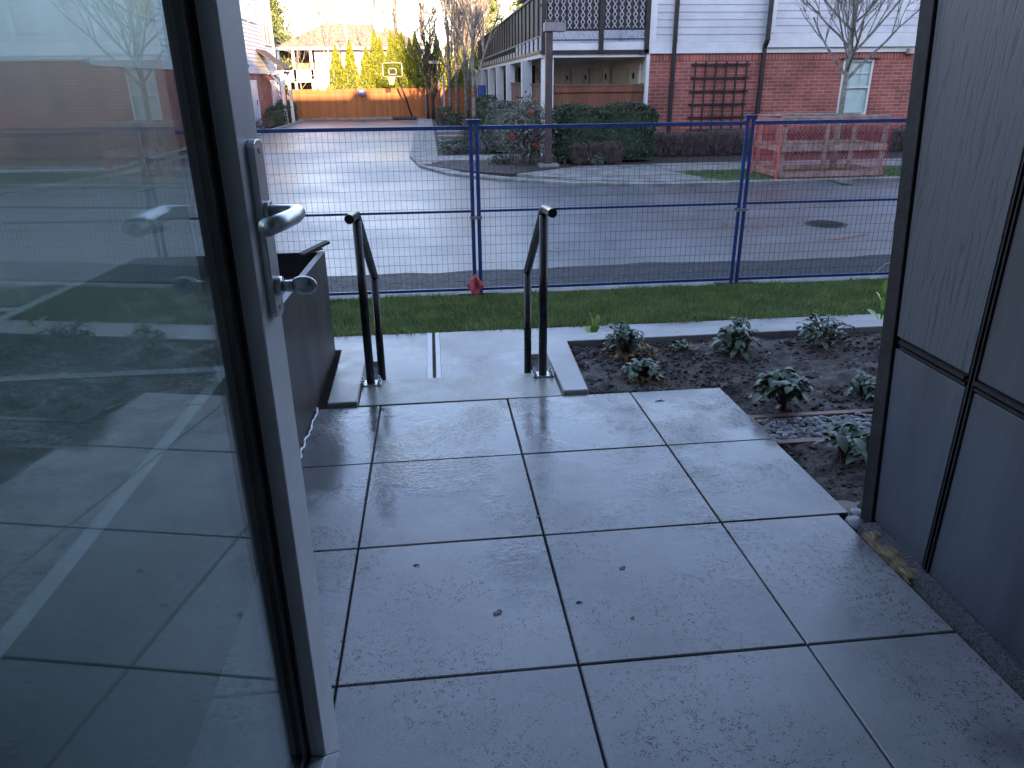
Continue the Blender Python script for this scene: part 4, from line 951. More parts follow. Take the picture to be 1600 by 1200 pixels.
# lane-facing wall under the deck, with doors
mb = MB(); siding_y(mb, HY+.26, 46.5, HX+.0, GZ, 1.95, .19, -1, .03); child(mb.build('cream_siding', M_cream), t)
for k, (ya, yb) in enumerate([(21.45, 22.85), (25.0, 26.3), (28.4, 29.6), (32.2, 33.4), (36.5, 37.7), (41, 42.2)]):
    d_ = MB().box(HX-.075, HX-.03, ya, ya+.10, GZ, 1.75).box(HX-.075, HX-.03, yb-.10, yb, GZ, 1.75).box(HX-.075, HX-.03, ya+.1, yb-.1, 1.64, 1.75)
    d_.box(HX-.045, HX-.03, ya+.1, (ya+yb)/2-.01, GZ, 1.16).box(HX-.045, HX-.03, (ya+yb)/2+.01, yb-.1, GZ, 1.16).box(HX-.045, HX-.03, ya+.1, yb-.1, 1.20, 1.638)
    o = child(d_.build('door', mat('door_cream', (.76, .74, .68), .5, var=.05)), t)
    h_ = MB().box(HX-.085, HX-.046, (ya+yb)/2-.05, (ya+yb)/2+.05, 1.36, 1.52).build('wall_light', M_black); h_.parent = o
# upper lane wall and dividing fins
mb = MB(); siding_y(mb, HY, 46.8, HX-.02, 2.1, TZ); child(mb.build('upper_siding', M_siding), t)
for y in (24.1, 28.6, 33.1, 37.5, 42.5):
    o = child(MB().box(4.75, HX-.05, y-.12, y+.12, 2.15, 4.1).build('deck_divider', M_siding), t)
    o2 = MB().box(4.65, HX-.05, y-.2, y+.2, 4.102, 4.2).build('cap', M_dkmetal); o2.parent = o
# deck
DX0, DZ0, DZ1 = 3.0, 2.02, 2.10
child(MB().box(DX0, HX-.01, HY+.02, 46.5, DZ0-.12, DZ0+.02).build('deck_soffit', M_white), t)
child(MB().box(DX0+.05, HX-.01, HY-.03, HY+.018, DZ0-.04, DZ0+.055).box(DX0-.03, DX0-.002, HY-.03, 46.5, DZ0-.02, DZ0+.055).box(HX-.2, HX+.02, HY-.08, HY-.03, DZ0-.04, DZ0+.055).build('deck_edge', M_dkmetal), t)
child(MB().box(DX0+.2, 4.55, HY-.015, HY+.03, DZ0+.057, 2.24).box(4.65, HX-.1, HY-.015, HY+.03, DZ0+.057, 2.27).box(DX0+.02, DX0+.05, HY+.1, 46.5, DZ0+.057, 2.24).build('deck_fascia', M_white), t)
for x in (3.08, 4.60, 5.83): child(MB().box(x-.06, x+.06, HY-.08, HY+.04, DZ0-.02, 3.9).build('deck_post', M_darkwood), t)
# lattice bays on the street side: dark boards with light crossed laths between
def lattice(x0, x1, z0, z1, par, pitch=.165):
    f = MB().box(x0, x1, HY+.005, HY+.03, z0, z1).box(x0, x1, HY-.05, HY-.02, z0-.05, z0).box(x0, x1, HY-.05, HY-.02, z1, z1+.06)
    f.box(x0, x1, HY-.05, HY-.02, z0-.28, z0-.25); n = int((x1-x0)/pitch); p = (x1-x0)/n; 
    for k in range(n+1): x = x0+p*k; f.box(max(x0, x-p*.22), min(x1, x+p*.22), HY-.018, HY-.004, z0, z1)
    o = child(f.build('lattice_frame', M_darkwood), par)
    l = MB(); M_lath = mat('pale_lath', (.42, .43, .47), .6, var=.15)
    for k in range(n):
        xa, xb = x0+p*(k+.20), x0+p*(k+.80); z = z0
        while z+.16 <= z1+.01:
            l.beam((xa, HY-.024, z), (xb, HY-.024, z+.16), .012, .022, (1, 0, 0)).beam((xb, HY-.030, z), (xa, HY-.030, z+.16), .012, .022, (1, 0, 0)); z += .16
    nn_ = int((x1-x0)/.095)
    for k in range(nn_):
        xa = x0+(x1-x0)*k/nn_; xb = xa+(x1-x0)/nn_; l.beam((xa, HY-.03, z0-.25), (xb, HY-.03, z0-.05), .01, .018, (1, 0, 0)).beam((xb, HY-.035, z0-.25), (xa, HY-.035, z0-.05), .01, .018, (1, 0, 0))
    o2 = l.build('lattice_lath', M_lath); o2.parent = o
lattice(3.16, 4.53, 2.58, 3.85, t); lattice(4.67, 5.77, 2.60, 3.85, t)
# board screen along the lane side: boards with a dark batten at each joint
mb = MB().box(DX0-.01, DX0+.015, HY+.1, 46.4, 2.42, 3.40); child(mb.build('deck_screen', M_deckw), t)
mb = MB().box(DX0-.06, DX0+.05, HY+.05, 46.4, 3.402, 3.45).box(DX0-.045, DX0-.012, HY+.1, 46.4, 2.38, 2.43)
child(mb.build('screen_rail', mat('pale_rail', (.30, .27, .22), .7, var=.2)), t)
y = HY+.25
while y < 46.4: child(MB().box(DX0-.05, DX0-.012, y-.035, y+.035, DZ0+.06, 3.40).build('screen_batten', M_darkwood), t); y += .92
for y in (24.1, 28.8, 33.1, 37.5, 42.5, 46.2): child(MB().box(2.86, 3.16, y-.15, y+.15, GZ-.1, DZ0-.122).build('column', M_white), t)
child(MB().box(3.06, 3.36, 21.06, 21.36, GZ-.1, DZ0-.122).build('column', M_white), t)
for y in (26.4, 31.0, 35.3, 40.0, 44.3): child(MB().box(4.0, 4.2, y-.1, y+.1, GZ, DZ0-.13).build('inner_post', M_dkmetal), t)
# low cedar screens under the deck
def cedar(x0, x1, y0, y1, z0, z1, label, m_=M_cedar2, along='x'):
    t = thing('cedar_fence', ((x0+x1)/2, (y0+y1)/2, z0), label, 'fence')
    if along == 'x':
        child(MB().box(x0, x1, y0, y1, z0+.05, z1-.16).build('board_panel', m_), t)
        child(MB().box(x0, x1, y0-.04, y0-.002, z1-.20, z1-.05).box(x0, x1, y0-.06, y1+.06, z1-.045, z1).build('cap_rail', m_), t)
        mb = MB(); x = x0
        while x <= x1+.01: mb.box(x-.05, x+.05, y1+.002, y1+.1, z0, z1-.05); x += (x1-x0)/max(1, round((x1-x0)/2.4))
        child(mb.build('post', m_), t)
    else:
        child(MB().box(x0, x1, y0, y1, z0+.05, z1).build('board_panel', m_), t)
        child(MB().box(x0-.05, x1+.05, y0, y1, z1+.002, z1+.04).build('cap_rail', m_), t)
    return t
cedar(3.37, 5.82, 21.08, 21.11, GZ, 1.24, 'brown board screen under the deck, facing the street behind the clipped hedge')
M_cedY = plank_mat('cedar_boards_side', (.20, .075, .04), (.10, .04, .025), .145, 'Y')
cedar(3.16, 3.19, 21.4, 24.0, GZ, 1.22, 'reddish board screen under the deck between the first two white columns', M_cedY, 'y')
cedar(3.02, 3.05, 24.3, 28.6, GZ, 1.25, 'reddish board screen under the deck between the second and third white columns', M_cedY, 'y')
# wall trellis
t = thing('wall_trellis', (7.9, 20.9, .1), 'dark timber trellis grid hung on the red brick wall between two downpipes', 'trellis')
mb = MB()
for k in range(6): x = 7.20+k*.288; mb.box(x-.02, x+.02, HY-.10, HY-.06, -.20, 1.78)
child(mb.build('upright', M_darkwood), t)
mb = MB()
for k in range(6): z = .02+k*.335; mb.box(7.10, 8.74, HY-.055, HY-.025, z-.022, z+.022)
child(mb.build('crossbar', M_darkwood), t)

# ================================================================ BOXED STREET TREE
t = thing('tree_guard', (8.3, 15.75, -.6), 'timber tree guard wrapped in red plastic mesh on the far verge', 'tree guard')
bx0, bx1, by0, by1, bz0, bz1 = 7.20, 9.38, 15.17, 16.35, -.60, .60
mb = MB()
pw = .075
for (x, y) in ((bx0, by0), (bx0, by1), (bx1, by0), (bx1, by1), (bx0+1.55, by1), (bx0+.42, by1)): child(MB().box(x-pw/2, x+pw/2, y-pw/2, y+pw/2, bz0, bz1-.04).build('post', M_lumber), t)
mb = MB()
for z in (bz0+.09, bz0+.60, bz1-.08):
    h_ = .055
    mb.box(bx0-.05, bx1+.05, by0-pw/2-.042, by0-pw/2-.002, z-h_, z+h_).box(bx0-.05, bx1+.05, by1+pw/2+.002, by1+pw/2+.042, z-h_, z+h_)
    mb.box(bx0-pw/2-.042, bx0-pw/2-.002, by0-.03, by1+.03, z-h_, z+h_).box(bx1+pw/2+.002, bx1+pw/2+.042, by0-.03, by1+.03, z-h_, z+h_)
mb.box(bx0-.06, bx1+.06, by0-.07, by0+.08, bz1-.018, bz1+.018).box(bx0-.06, bx1+.06, by1-.08, by1+.07, bz1-.018, bz1+.018)
child(mb.build('rail', M_lumber), t)
mb = MB()
def netside(a, b_, z0, z1, step=.085, wd=.0050):
    a = Vector(a); b_ = Vector(b_); Ld = (b_-a).length; u = (b_-a)/Ld; H = z1-z0; nrm = Vector((u.y, -u.x, 0))
    for sg in (1, -1):
        k = -H*.8
        while k < Ld:
            s0, s1 = k, k+H*.8; za, zb = z0, z1
            if s0 < 0: za = z0+(-s0)/.8; s0 = 0
            if s1 > Ld: zb = z1-(s1-Ld)/.8; s1 = Ld
            if zb > za+.02:
                if sg < 0: s0, s1 = Ld-s0, Ld-s1
                p = a+u*s0; q = a+u*s1; sag = .010
                mb.beam((p.x+nrm.x*sag*sg, p.y+nrm.y*sag*sg, za), (q.x+nrm.x*sag*sg, q.y+nrm.y*sag*sg, zb), wd, .002, tuple(nrm))
            k += step
e = .09
netside((bx0-e, by0-e, 0), (bx1+e, by0-e, 0), bz0, bz1+.02); netside((bx1+e, by1+e, 0), (bx0-e, by1+e, 0), bz0, bz1)
netside((bx0-e, by1+e, 0), (bx0-e, by0-e, 0), bz0, bz1+.02, .06, .007); netside((bx1+e, by0-e, 0), (bx1+e, by1+e, 0), bz0, bz1)
for (x, y) in ((bx0-e-.01, by0-e), (bx0-e, by1+e), (bx0-e-.10, by1-.2)): mb.tube([(x, y, bz0), (x-.02, y, 0), (x+.01, y, bz1)], .02, 6)
child(mb.build('mesh_wrap', M_redmesh), t)
bare_tree('street_tree', (8.72, 15.85, -.6), 5.6, .066, 'bare street tree growing out of the red mesh guard', first=.34, nb=30, spread=.88, upw=.55, lvl=3, seed=23, bark=M_lichen, blen=.33, kids=(3, 5), minr=.0045, fexp=1.15, twig=M_barkl)
# manhole, paint marks
mh = MB().tube([(5.72, 10.35, GZ-.05), (5.72, 10.35, GZ+.007)], .30, 32).tube([(5.72, 10.35, GZ+.008), (5.72, 10.35, GZ+.012)], .255, 32)
for k in range(-4, 5): mh.box(5.72-math.sqrt(.24**2-(k*.055)**2), 5.72+math.sqrt(.24**2-(k*.055)**2), 10.35+k*.055-.012, 10.35+k*.055+.012, GZ+.0125, GZ+.017)
tag(mh.build('manhole_cover', mat('cast_iron', (.045, .04, .04), .5, metal=.3, var=.3, scale=20)), 'round iron manhole cover in the wet street', 'manhole cover')
M_orange = mat('orange_paint', (.45, .14, .08), .7, var=.4, scale=12)
for (pts_, lb) in (([(3.45, 14.78), (3.80, 14.86), (3.83, 14.98)], 'orange sprayed utility mark by the far kerb'), ([(5.2, 9.25), (5.75, 9.45), (5.9, 9.52)], 'faint orange sprayed mark near the manhole')):
    mb = MB()
    for a, b_ in zip(pts_[:-1], pts_[1:]):
        d = Vector((b_[0]-a[0], b_[1]-a[1], 0)).normalized(); q = Vector((-d.y, d.x, 0))*.035
        mb.add([(a[0]-q.x, a[1]-q.y, GZ+.006), (b_[0]-q.x*.4, b_[1]-q.y*.4, GZ+.006), (b_[0]+q.x*.4, b_[1]+q.y*.4, GZ+.006), (a[0]+q.x, a[1]+q.y, GZ+.006)], [(0, 1, 2, 3)])
    tag(mb.build('paint_mark', M_orange), lb, 'paint mark', kind='structure')
tag(MB().tube([(8.0, 14.66, GZ+.07), (8.15, 14.35, GZ+.02), (8.28, 14.2, GZ+.015)], [.012, .02, .006], 6).build('fallen_twig', M_yew), 'small dark twig lying on the kerb below the tree guard', 'twig')

# ================================================================ FAR SIDE SHRUBS
hedge('clipped_hedge', 3.02, 5.72, 18.75, 19.75, GZ+.07, .74, 15000, .055, M_yew, 'tall dark clipped hedge between the lamp post and the brick wall', rough=.10, seed=2)
bush('nandina_shrub', (2.42, 19.2, .16), (.74, .6, .82), 7500, .06, M_nand, 'loose grey green shrub with red berries beside the lamp post', seed=3, fill=.8)
mb = MB()
for (px, py, yv) in ((829, 178, 18.75), (841, 226, 18.7), (800, 214, 18.8)):
    c = atY(px, py, yv)
    for k in range(26): mb.blob((c[0]+rng.normal(0, .04), c[1]+rng.normal(0, .03), c[2]+rng.normal(0, .045)), (.014, .014, .014), k, 3, 5, 0)
ns = bpy.data.objects['nandina_shrub']; child(mb.build('berry', M_red), ns)
hedge('clipped_hedge', 1.75, 3.05, 22.3, 23.6, GZ+.02, .72, 6500, .055, M_greyleaf, 'grey green clipped hedge left of the berried shrub', seed=5, rough=.09)
hedge('clipped_hedge', 1.95, 2.85, 25.6, 27.6, GZ+.02, .62, 3200, .06, M_yew, 'dark low hedge behind the grey green one under the deck', seed=6, rough=.1)
hedge('clipped_hedge', 2.0, 2.8, 31.5, 34, GZ+.02, .75, 2600, .07, M_yew, 'dark clump of hedge in front of the far white columns', seed=8, rough=.12)
def twiggy(name, x0, x1, y0, y1, z0, z1, n, label, m_=None, group=None):
    t = thing(name, ((x0+x1)/2, (y0+y1)/2, z0), label, 'shrub', group); n2 = n
    bx = rng.uniform(x0, x1, n2); by = rng.uniform(y0, y1, n2); zb = z0+rng.random(n2)*(z1-z0)*.75; Ln = rng.uniform(.10, .35, n2)
    d = rng.normal(0, .45, (n2, 3)); d[:, 2] = 1; d /= np.linalg.norm(d, axis=1)[:, None]; B = np.c_[bx, by, zb]
    hmax = z1-.12*(np.sin(bx*2.1)+1)*.5-.04*np.sin(bx*7); T = B+d*Ln[:, None]; T[:, 2] = np.minimum(T[:, 2], hmax+rng.normal(0, .03, n2))
    wv_ = .0045; s_ = np.c_[np.full(n2, wv_), rng.normal(0, .004, n2), np.zeros(n2)]
    V = np.stack([B-s_, B+s_, T+s_*.4, T-s_*.4], 1).reshape(-1, 3); q = .12
    child(npmesh('twigs', V, 4, m_ or M_twig), t)
    P = np.c_[rng.uniform(x0, x1, n//3), rng.uniform(y0, y1, n//3), z0+.05+rng.random(n//3)*(z1-z0)*.85]
    child(npmesh('foliage', leaf_quads(P, .035), 4, M_twig), t)
    mb = MB()
    for k in range(int((x1-x0)*3)+2):
        x = random.uniform(x0, x1); y = random.uniform(y0, y1); mb.tube([(x, y, z0-.05), (x+.08, y, z0+.25), (x+random.gauss(0, .1), y, z0+.5)], [.014, .010, .004], 5)
    child(mb.build('stem', M_twig), t); return t
twiggy('bare_shrub', 5.9, 9.2, 19.95, 20.75, GZ+.07, .10, 9000, 'brown leafless shrub row under the trellis along the brick wall')
twiggy('bare_shrub', 9.2, 12.4, 19.95, 20.75, GZ+.07, .14, 8000, 'brown leafless shrub row behind the tree guard along the brick wall')
twiggy('bare_shrub', 12.4, 15.5, 19.95, 20.75, GZ+.07, .14, 6000, 'brown leafless shrub row under the window, right of the tree guard')
twiggy('bare_shrub', 3.5, 4.6, 18.45, 18.75, GZ+.07, -.02, 3200, 'reddish brown leafless shrub in front of the tall clipped hedge')
bush('heather_clump', (.85, 22.9, GZ+.20), (.62, .75, .28), 1500, .06, M_yew, 'low dark green clump at the corner of the planted strip', seed=12)
bush('heather_clump', (1.55, 23.2, GZ+.20), (.5, .9, .27), 1400, .055, M_greyleaf, 'low grey heathery clump beside the darker corner clump', seed=13)
bush('heather_clump', (1.5, 26.2, GZ+.18), (.6, .8, .25), 1000, .06, M_twig, 'low russet clump between slabs in the planted strip', seed=14)
bush('low_shrub', (1.75, 19.2, GZ+.15), (.34, .2, .15), 700, .04, M_yew, 'small green cushion plant in the bed left of the lamp post', seed=15)
bush('low_shrub', (4.05, 18.45, GZ+.18), (.22, .15, .16), 500, .04, M_greyleaf, 'small pale green tuft at the foot of the tall clipped hedge', seed=19)
bush('low_shrub', (1.2, 34, GZ+.35), (.5, .8, .42), 1100, .08, M_yew, 'green shrub among the bare lane trees', seed=16)
bush('low_shrub', (1.55, 30.0, GZ+.30), (.4, .8, .38), 1000, .07, M_twig, 'russet shrub at the foot of the pale lane tree', seed=17)
bush('low_shrub', (.75, 38.5, GZ+.45), (.45, .6, .50), 1000, .08, M_yew, 'dark shrub beside the grey posts near the cedar fence', seed=18)
hedge('clipped_hedge', -8.2, -7.25, 40.4, 42.2, GZ, .22, 2600, .07, M_yew, 'round clipped dark bush at the white house, nearer one', seed=20, rough=.16, group='clipped bushes by the white house')
hedge('clipped_hedge', -8.3, -7.35, 43.4, 45.6, GZ, .35, 2600, .07, M_yew, 'clipped dark bush at the white house, nearer the cedar fence', seed=22, rough=.16, group='clipped bushes by the white house')
bush('low_shrub', (-8.0, 38.6, GZ+.2), (.5, .7, .25), 700, .06, M_twig, 'low brown ground shrub at the foot of the white house porch', seed=23)
# lane trees
lt = [(1.78, 31.0, 8.5, .075, M_barkl, 'pale barked bare tree nearest on the lane side'), (1.72, 36.0, 8.6, .07, M_bark, 'grey bare tree second along the lane strip'), (1.45, 40.0, 8.8, .075, M_bark, 'bare tree third along the lane strip'),
      (1.15, 41.6, 9.2, .085, M_bark, 'darker bare tree standing left of the third lane tree'), (.25, 44.6, 5.2, .09, M_darkwood, 'short dark trunked tree near the cedar fence and lamp'), (-.05, 45.2, 4.6, .07, M_darkwood, 'thin dark trunked tree leftmost in the lane strip'),
      (2.2, 43.5, 8.5, .08, M_bark, 'bare tree at the back of the strip by the white columns')]
for i, (x, y, H, r, bk, lb) in enumerate(lt):
    bare_tree('lane_tree', (x, y, GZ+.03), H, r, lb, 'bare trees along the lane', first=.19, nb=21 if H > 6 else 10, spread=.36, upw=.9, lvl=2, seed=40+i, bark=bk, blen=.30, kids=(4, 6), minr=.010)

# ================================================================ CEDAR FENCE, HEDGE OF CONIFERS, HOUSE BEYOND
t = thing('cedar_fence', (-3, 46.3, GZ), 'long orange cedar board fence closing the end of the lane', 'fence')
mb = MB(); mb.box(-9.5, 3.1, 46.25, 46.29, GZ+.12, .93); child(mb.build('board_panel', M_cedar), t)
child(MB().box(-9.5, 3.1, 46.20, 46.24, .82, .96).box(-9.5, 3.1, 46.16, 46.36, .965, 1.01).box(-9.5, 3.1, 46.20, 46.24, GZ+.02, GZ+.2).build('rail', M_cedar), t)
for k in range(6):
    x = -8.6+k*2.35; child(MB().box(x-.07, x+.07, 46.18, 46.34, GZ-.1, 1.07).build('post', M_cedar), t)
t = thing('fence_sign', (-3.78, 46.12, .7), 'small blue and white notice on the cedar fence', 'sign')
child(MB().box(-4.02, -3.54, 46.13, 46.15, .62, 1.0).build('plate', mat('sign_face', (.10, .10, .17), .5)), t)
M_signb = mat('sign_blue', (.05, .055, .22), .5, var=.1)
child(MB().box(-3.97, -3.59, 46.122, 46.129, .76, .95).box(-3.97, -3.59, 46.122, 46.129, .66, .70).build('printed_band', M_signb), t)
child(MB().box(-3.93, -3.66, 46.116, 46.121, .90, .92).box(-3.93, -3.62, 46.116, 46.121, .85, .87).box(-3.93, -3.70, 46.116, 46.121, .80, .82).build('text_line', M_siding), t)
for k, x in enumerate((-6.9, -5.0, -3.1)):
    tag(MB().box(x-.9, x+.9, 45.75, 45.92, GZ, GZ+.12).build('wheel_stop', M_kerb, bevel=.02), ['left end', 'middle', 'right'][k]+' concrete wheel stop at the foot of the cedar fence', 'wheel stop', 'concrete wheel stops')
# arborvitae
arb = [(-5.37, 3.40, .50), (-4.54, 3.66, .46), (-3.57, 3.32, .50), (-3.02, 4.28, .46), (-2.72, 3.80, .44), (-2.07, 4.16, .44), (-1.69, 4.30, .42), (-1.40, 4.14, .42), (-.96, 3.78, .42), (-.60, 4.16, .44), (.10, 3.6, .50), (.65, 3.95, .5), (1.35, 3.7, .5), (2.0, 3.9, .5)]
al = ['first from the left, with open wall to its left', 'second from the left, pointed and free standing', 'third from the left, shorter than its right neighbour', 'fourth from the left, tall and slender', 'fifth from the left, shoulder of the tall one', 'sixth from the left, above the backboard left edge',
      'seventh from the left, tallest tip over the backboard', 'eighth from the left, close to the tallest', 'ninth from the left, shorter, over the hoop pole', 'tenth from the left, last before the gap', 'first right of the gap, darker', 'second right of the gap behind bare trees', 'third right of the gap behind bare trees', 'farthest right of the row behind bare trees']
for i, (x, zt_, r) in enumerate(arb):
    t = thing('arborvitae', (x, 49, GZ), 'sunlit yellow green conifer in the row behind the cedar fence, '+['first', 'second', 'third', 'fourth', 'fifth', 'sixth', 'seventh', 'eighth', 'ninth', 'tenth', 'eleventh', 'twelfth', 'thirteenth', 'fourteenth'][i], 'conifer', 'sunlit conifer row')
    n = 8000; H = zt_-GZ; f = rng.random(n)**.8; rad = 1.42*r*np.minimum(1, (1-f)*1.35)**.8*(1+.10*np.sin(f*23+i)+.08*np.sin(f*51)); a = rng.random(n)*6.283
    rad = rad*(1+.14*np.sin(a*5+f*13+i))*(1-.35*rng.random(n)**2)
    P = np.c_[x+rad*np.cos(a), 49+rad*np.sin(a), GZ+.1+f*(H-.1)]
    V = leaf_quads(P, .10, 1.4, .45)
    child(npmesh('foliage', V, 4, M_arb), t)
    child(MB().tube([(x, 49, GZ-.1), (x, 49, GZ+H*.5), (x, 49, zt_-.15)], [.07, .05, .01], 7).tube([(x, 49, GZ+.1), (x, 49, GZ+H*.45), (x, 49, GZ+H*.9)], [r*.62, r*.55, .02], 8).build('trunk', M_yew), t)
# house beyond
t = thing('cream_house', (-4, 66, GZ), 'cream house with tan hipped roof and porches beyond the cedar fence', 'house')
M_cwall = mat('cream_wall', (.72, .68, .60), .7, var=.04, scale=1)
child(MB().box(-8.1, -.1, 60, 70, GZ, 3.7).build('wall', M_cwall), t)
mb = MB().add([(-10.9, 59.4, 3.72), (.25, 59.4, 3.72), (.25, 72, 3.72), (-10.9, 72, 3.72), (-7.6, 64.5, 5.55), (-3.2, 64.5, 5.35), (-3.2, 68, 5.35), (-7.6, 68, 5.55)], [(0, 1, 5, 4), (1, 2, 6, 5), (2, 3, 7, 6), (3, 0, 4, 7), (4, 5, 6, 7), (3, 2, 1, 0)]) or None
mb = MB(); mb.add([(-10.9, 59.4, 3.72), (.25, 59.4, 3.72), (.25, 72, 3.72), (-10.9, 72, 3.72), (-7.6, 64.5, 5.65), (-3.2, 64.5, 5.45), (-3.2, 68, 5.45), (-7.6, 68, 5.65)], [(0, 1, 5, 4), (1, 2, 6, 5), (2, 3, 7, 6), (3, 0, 4, 7), (4, 5, 6, 7), (3, 2, 1, 0)])
rf = child(mb.build('roof', M_shingle), t)
o = MB().box(-3.9, -3.15, 63.0, 63.8, 4.5, 6.35).box(-4.0, -3.05, 62.9, 63.9, 6.352, 6.45).build('chimney', M_cwall); o.parent = rf
child(MB().box(-10.95, .3, 59.3, 59.45, 3.55, 3.74).build('gutter', M_white), t)
for x in (-10.6, -9.55, -8.3): child(MB().box(x-.09, x+.09, 59.5, 59.68, GZ, 3.55).build('porch_post', M_white), t)
child(MB().box(-10.7, -8.12, 59.5, 59.62, 1.45, 2.25).box(-10.7, -8.12, 59.63, 63, 1.4, 1.5).box(-10.7, -8.12, 59.5, 59.62, -.1, .35).build('balcony', M_white), t)
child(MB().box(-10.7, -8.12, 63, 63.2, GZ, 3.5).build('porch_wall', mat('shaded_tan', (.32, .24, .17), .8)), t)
window(t, -10.3, -9.7, 2.3, 3.3, 62.98, blinds=False); window(t, -9.3, -8.7, 0, 1.2, 62.98, blinds=False)
mb = MB(); 
for k in range(10): mb.box(-8.3+k*.28, -8.02+k*.28, 58.6, 59.6, GZ, 1.6-k*.2)
child(mb.build('outside_stair', M_cwall), t)
# neighbours to close the horizon
for (x0, x1, y0, y1, z1, mt_, lb) in ((10, 24, 60, 72, 6, M_cwall, 'pale house far beyond the brick townhouse'), (-40, -24, 62, 74, 6.5, M_cwall, 'pale house far to the left beyond the lane')):
    t = thing('distant_house', ((x0+x1)/2, y0, GZ), lb, 'house'); child(MB().box(x0, x1, y0, y1, GZ, 3.6).build('wall', mt_), t)
    mb = MB(); mb.add([(x0-.5, y0-.5, 3.602), (x1+.5, y0-.5, 3.602), (x1+.5, y1+.5, 3.602), (x0-.5, y1+.5, 3.602), (x0+4, (y0+y1)/2, z1), (x1-4, (y0+y1)/2, z1)], [(0, 1, 5, 4), (1, 2, 5), (2, 3, 4, 5), (3, 0, 4), (3, 2, 1, 0)]); child(mb.build('roof', M_shingle), t)
    window(t, x0+2, x0+3.4, .4, 1.9, y0-.03, blinds=False)
hedge('tall_hedge', 3.3, 9.5, 48.0, 49.2, GZ, 3.4, 9000, .13, M_yew, 'dark tall hedge beyond the far end of the deck', seed=31, rough=.2)
# basketball hoop
t = thing('basketball_hoop', (-1.25, 45.2, GZ), 'portable basketball hoop with clear backboard and leaning dark pole', 'basketball hoop')
child(MB().box(-2.05, -.75, 44.9, 45.6, GZ, GZ+.16).build('base', M_black, bevel=.04), t)
child(MB().tube([(-.95, 45.2, GZ+.1), (-1.25, 45.0, .5), (-1.62, 44.85, 1.50)], .045, 10).tube([(-1.62, 44.85, 1.45), (-1.75, 44.6, 1.75)], .03, 8).tube([(-1.50, 44.9, 1.1), (-1.7, 44.6, 1.7)], .02, 8).build('pole', M_black, smooth=True), t)
bb = MB(); w0, w1, z0, z1 = -2.42, -1.33, 1.62, 2.34; yb_ = 44.52
for a in ((w0, w1, z0, z0+.032), (w0, w1, z1-.032, z1), (w0, w0+.05, z0, z1), (w1-.05, w1, z0, z1)): bb.box(a[0], a[1], yb_-.02, yb_+.02, a[2], a[3])
cx = (w0+w1)/2
for a in ((cx-.22, cx+.22, z0+.10, z0+.14), (cx-.22, cx+.22, z0+.40, z0+.44), (cx-.22, cx-.18, z0+.1, z0+.44), (cx+.18, cx+.22, z0+.1, z0+.44)): bb.box(a[0], a[1], yb_-.026, yb_-.021, a[2], a[3])
bo = child(bb.build('backboard', mat('board_edge', (.28, .27, .25), .5)), t)
o = MB().box(w0+.05, w1-.05, yb_-.005, yb_+.005, z0+.05, z1-.05).build('backboard_sheet', glass_mat('acrylic', (.75, .8, .7), 1.3)); o.parent = bo
o = MB().box(cx-.2, cx+.2, yb_+.025, yb_+.06, z0+.02, z0+.32).build('bracket', M_black); o.parent = bo
rm = MB(); rc = (cx-.08, yb_-.28, z0+.02)
rm.tube([(rc[0]+.225*math.cos(a*math.pi/12), rc[1]+.225*math.sin(a*math.pi/12), rc[2]) for a in range(25)], .014, 6)
child(rm.build('rim', mat('rim_orange', (.55, .12, .05), .5)), t)
nt_ = MB()
for k in range(12):
    a = k*math.pi/6
    for s in (1, -1): nt_.tube([(rc[0]+.22*math.cos(a), rc[1]+.22*math.sin(a), rc[2]), (rc[0]+.15*math.cos(a+s*.5), rc[1]+.15*math.sin(a+s*.5), rc[2]-.22), (rc[0]+.12*math.cos(a+s), rc[1]+.12*math.sin(a+s), rc[2]-.42)], .010, 4)
child(nt_.build('net', mat('net_cord', (.70, .55, .50), .8)), t)
# posts, lamps
def lamp(name, x, y, zt_, w_, label, hx0, hx1, base=True, m_=M_dkmetal, hz=(.02, .16), hm=None):
    t = thing(name, (x, y, GZ), label, 'lamp post')
    child(MB().box(x-w_/2, x+w_/2, y-w_/2, y+w_/2, GZ, zt_).build('pole', m_, bevel=.005), t)
    h_ = child(MB().box(hx0, hx1, y-w_/2-.05, y+w_/2+.05, zt_-hz[1], zt_-hz[0]).build('lamp_head', hm or M_lamph, bevel=.006), t)
    o = MB().box(hx0+w_+.1, hx1-.04, y-.07, y+.07, zt_-hz[1]-.012, zt_-hz[1]-.001).build('diffuser', M_white); o.parent = h_
    if base: child(MB().box(x-.24, x+.24, y-.24, y+.24, GZ-.1, GZ+.12).build('concrete_foot', M_kerb, bevel=.01), t)
    return t
M_lamph = mat('lamp_metal', (.26, .25, .26), .5, var=.1)
M_brownp = mat('brown_post_paint', (.085, .062, .058), .5, var=.15, scale=6)
lamp('lamp_post', 2.83, 18.45, 2.62, .155, 'square brown lamp post with a boxy head rising from the hedge corner', 2.71, 3.20, m_=M_brownp, hz=(.06, .24))
lamp('lamp_post', .62, 44.0, 2.42, .12, 'far brown lamp post among the dark trunked trees near the cedar fence', .12, .72, m_=M_brownp, hm=mat('sunlit_lamp', (.22, .20, .18), .5))
for (x, y, zt_, lb) in ((-.10, 46.0, .56, 'short pale grey bollard post in front of the cedar fence'), (.82, 40.6, 1.62, 'taller grey signless post beside the lane tree trunks')):
    tag(MB().tube([(x, y, GZ-.1), (x, y, zt_)], .055, 12).tube([(x, y, zt_), (x, y, zt_+.03)], [.055, .03], 12).build('grey_post', mat('grey_post', (.36, .38, .42), .5, metal=.3)), lb, 'post')
t = thing('street_light', (-4.9, 52, GZ), 'tall grey street light standing behind the conifer row', 'street light')
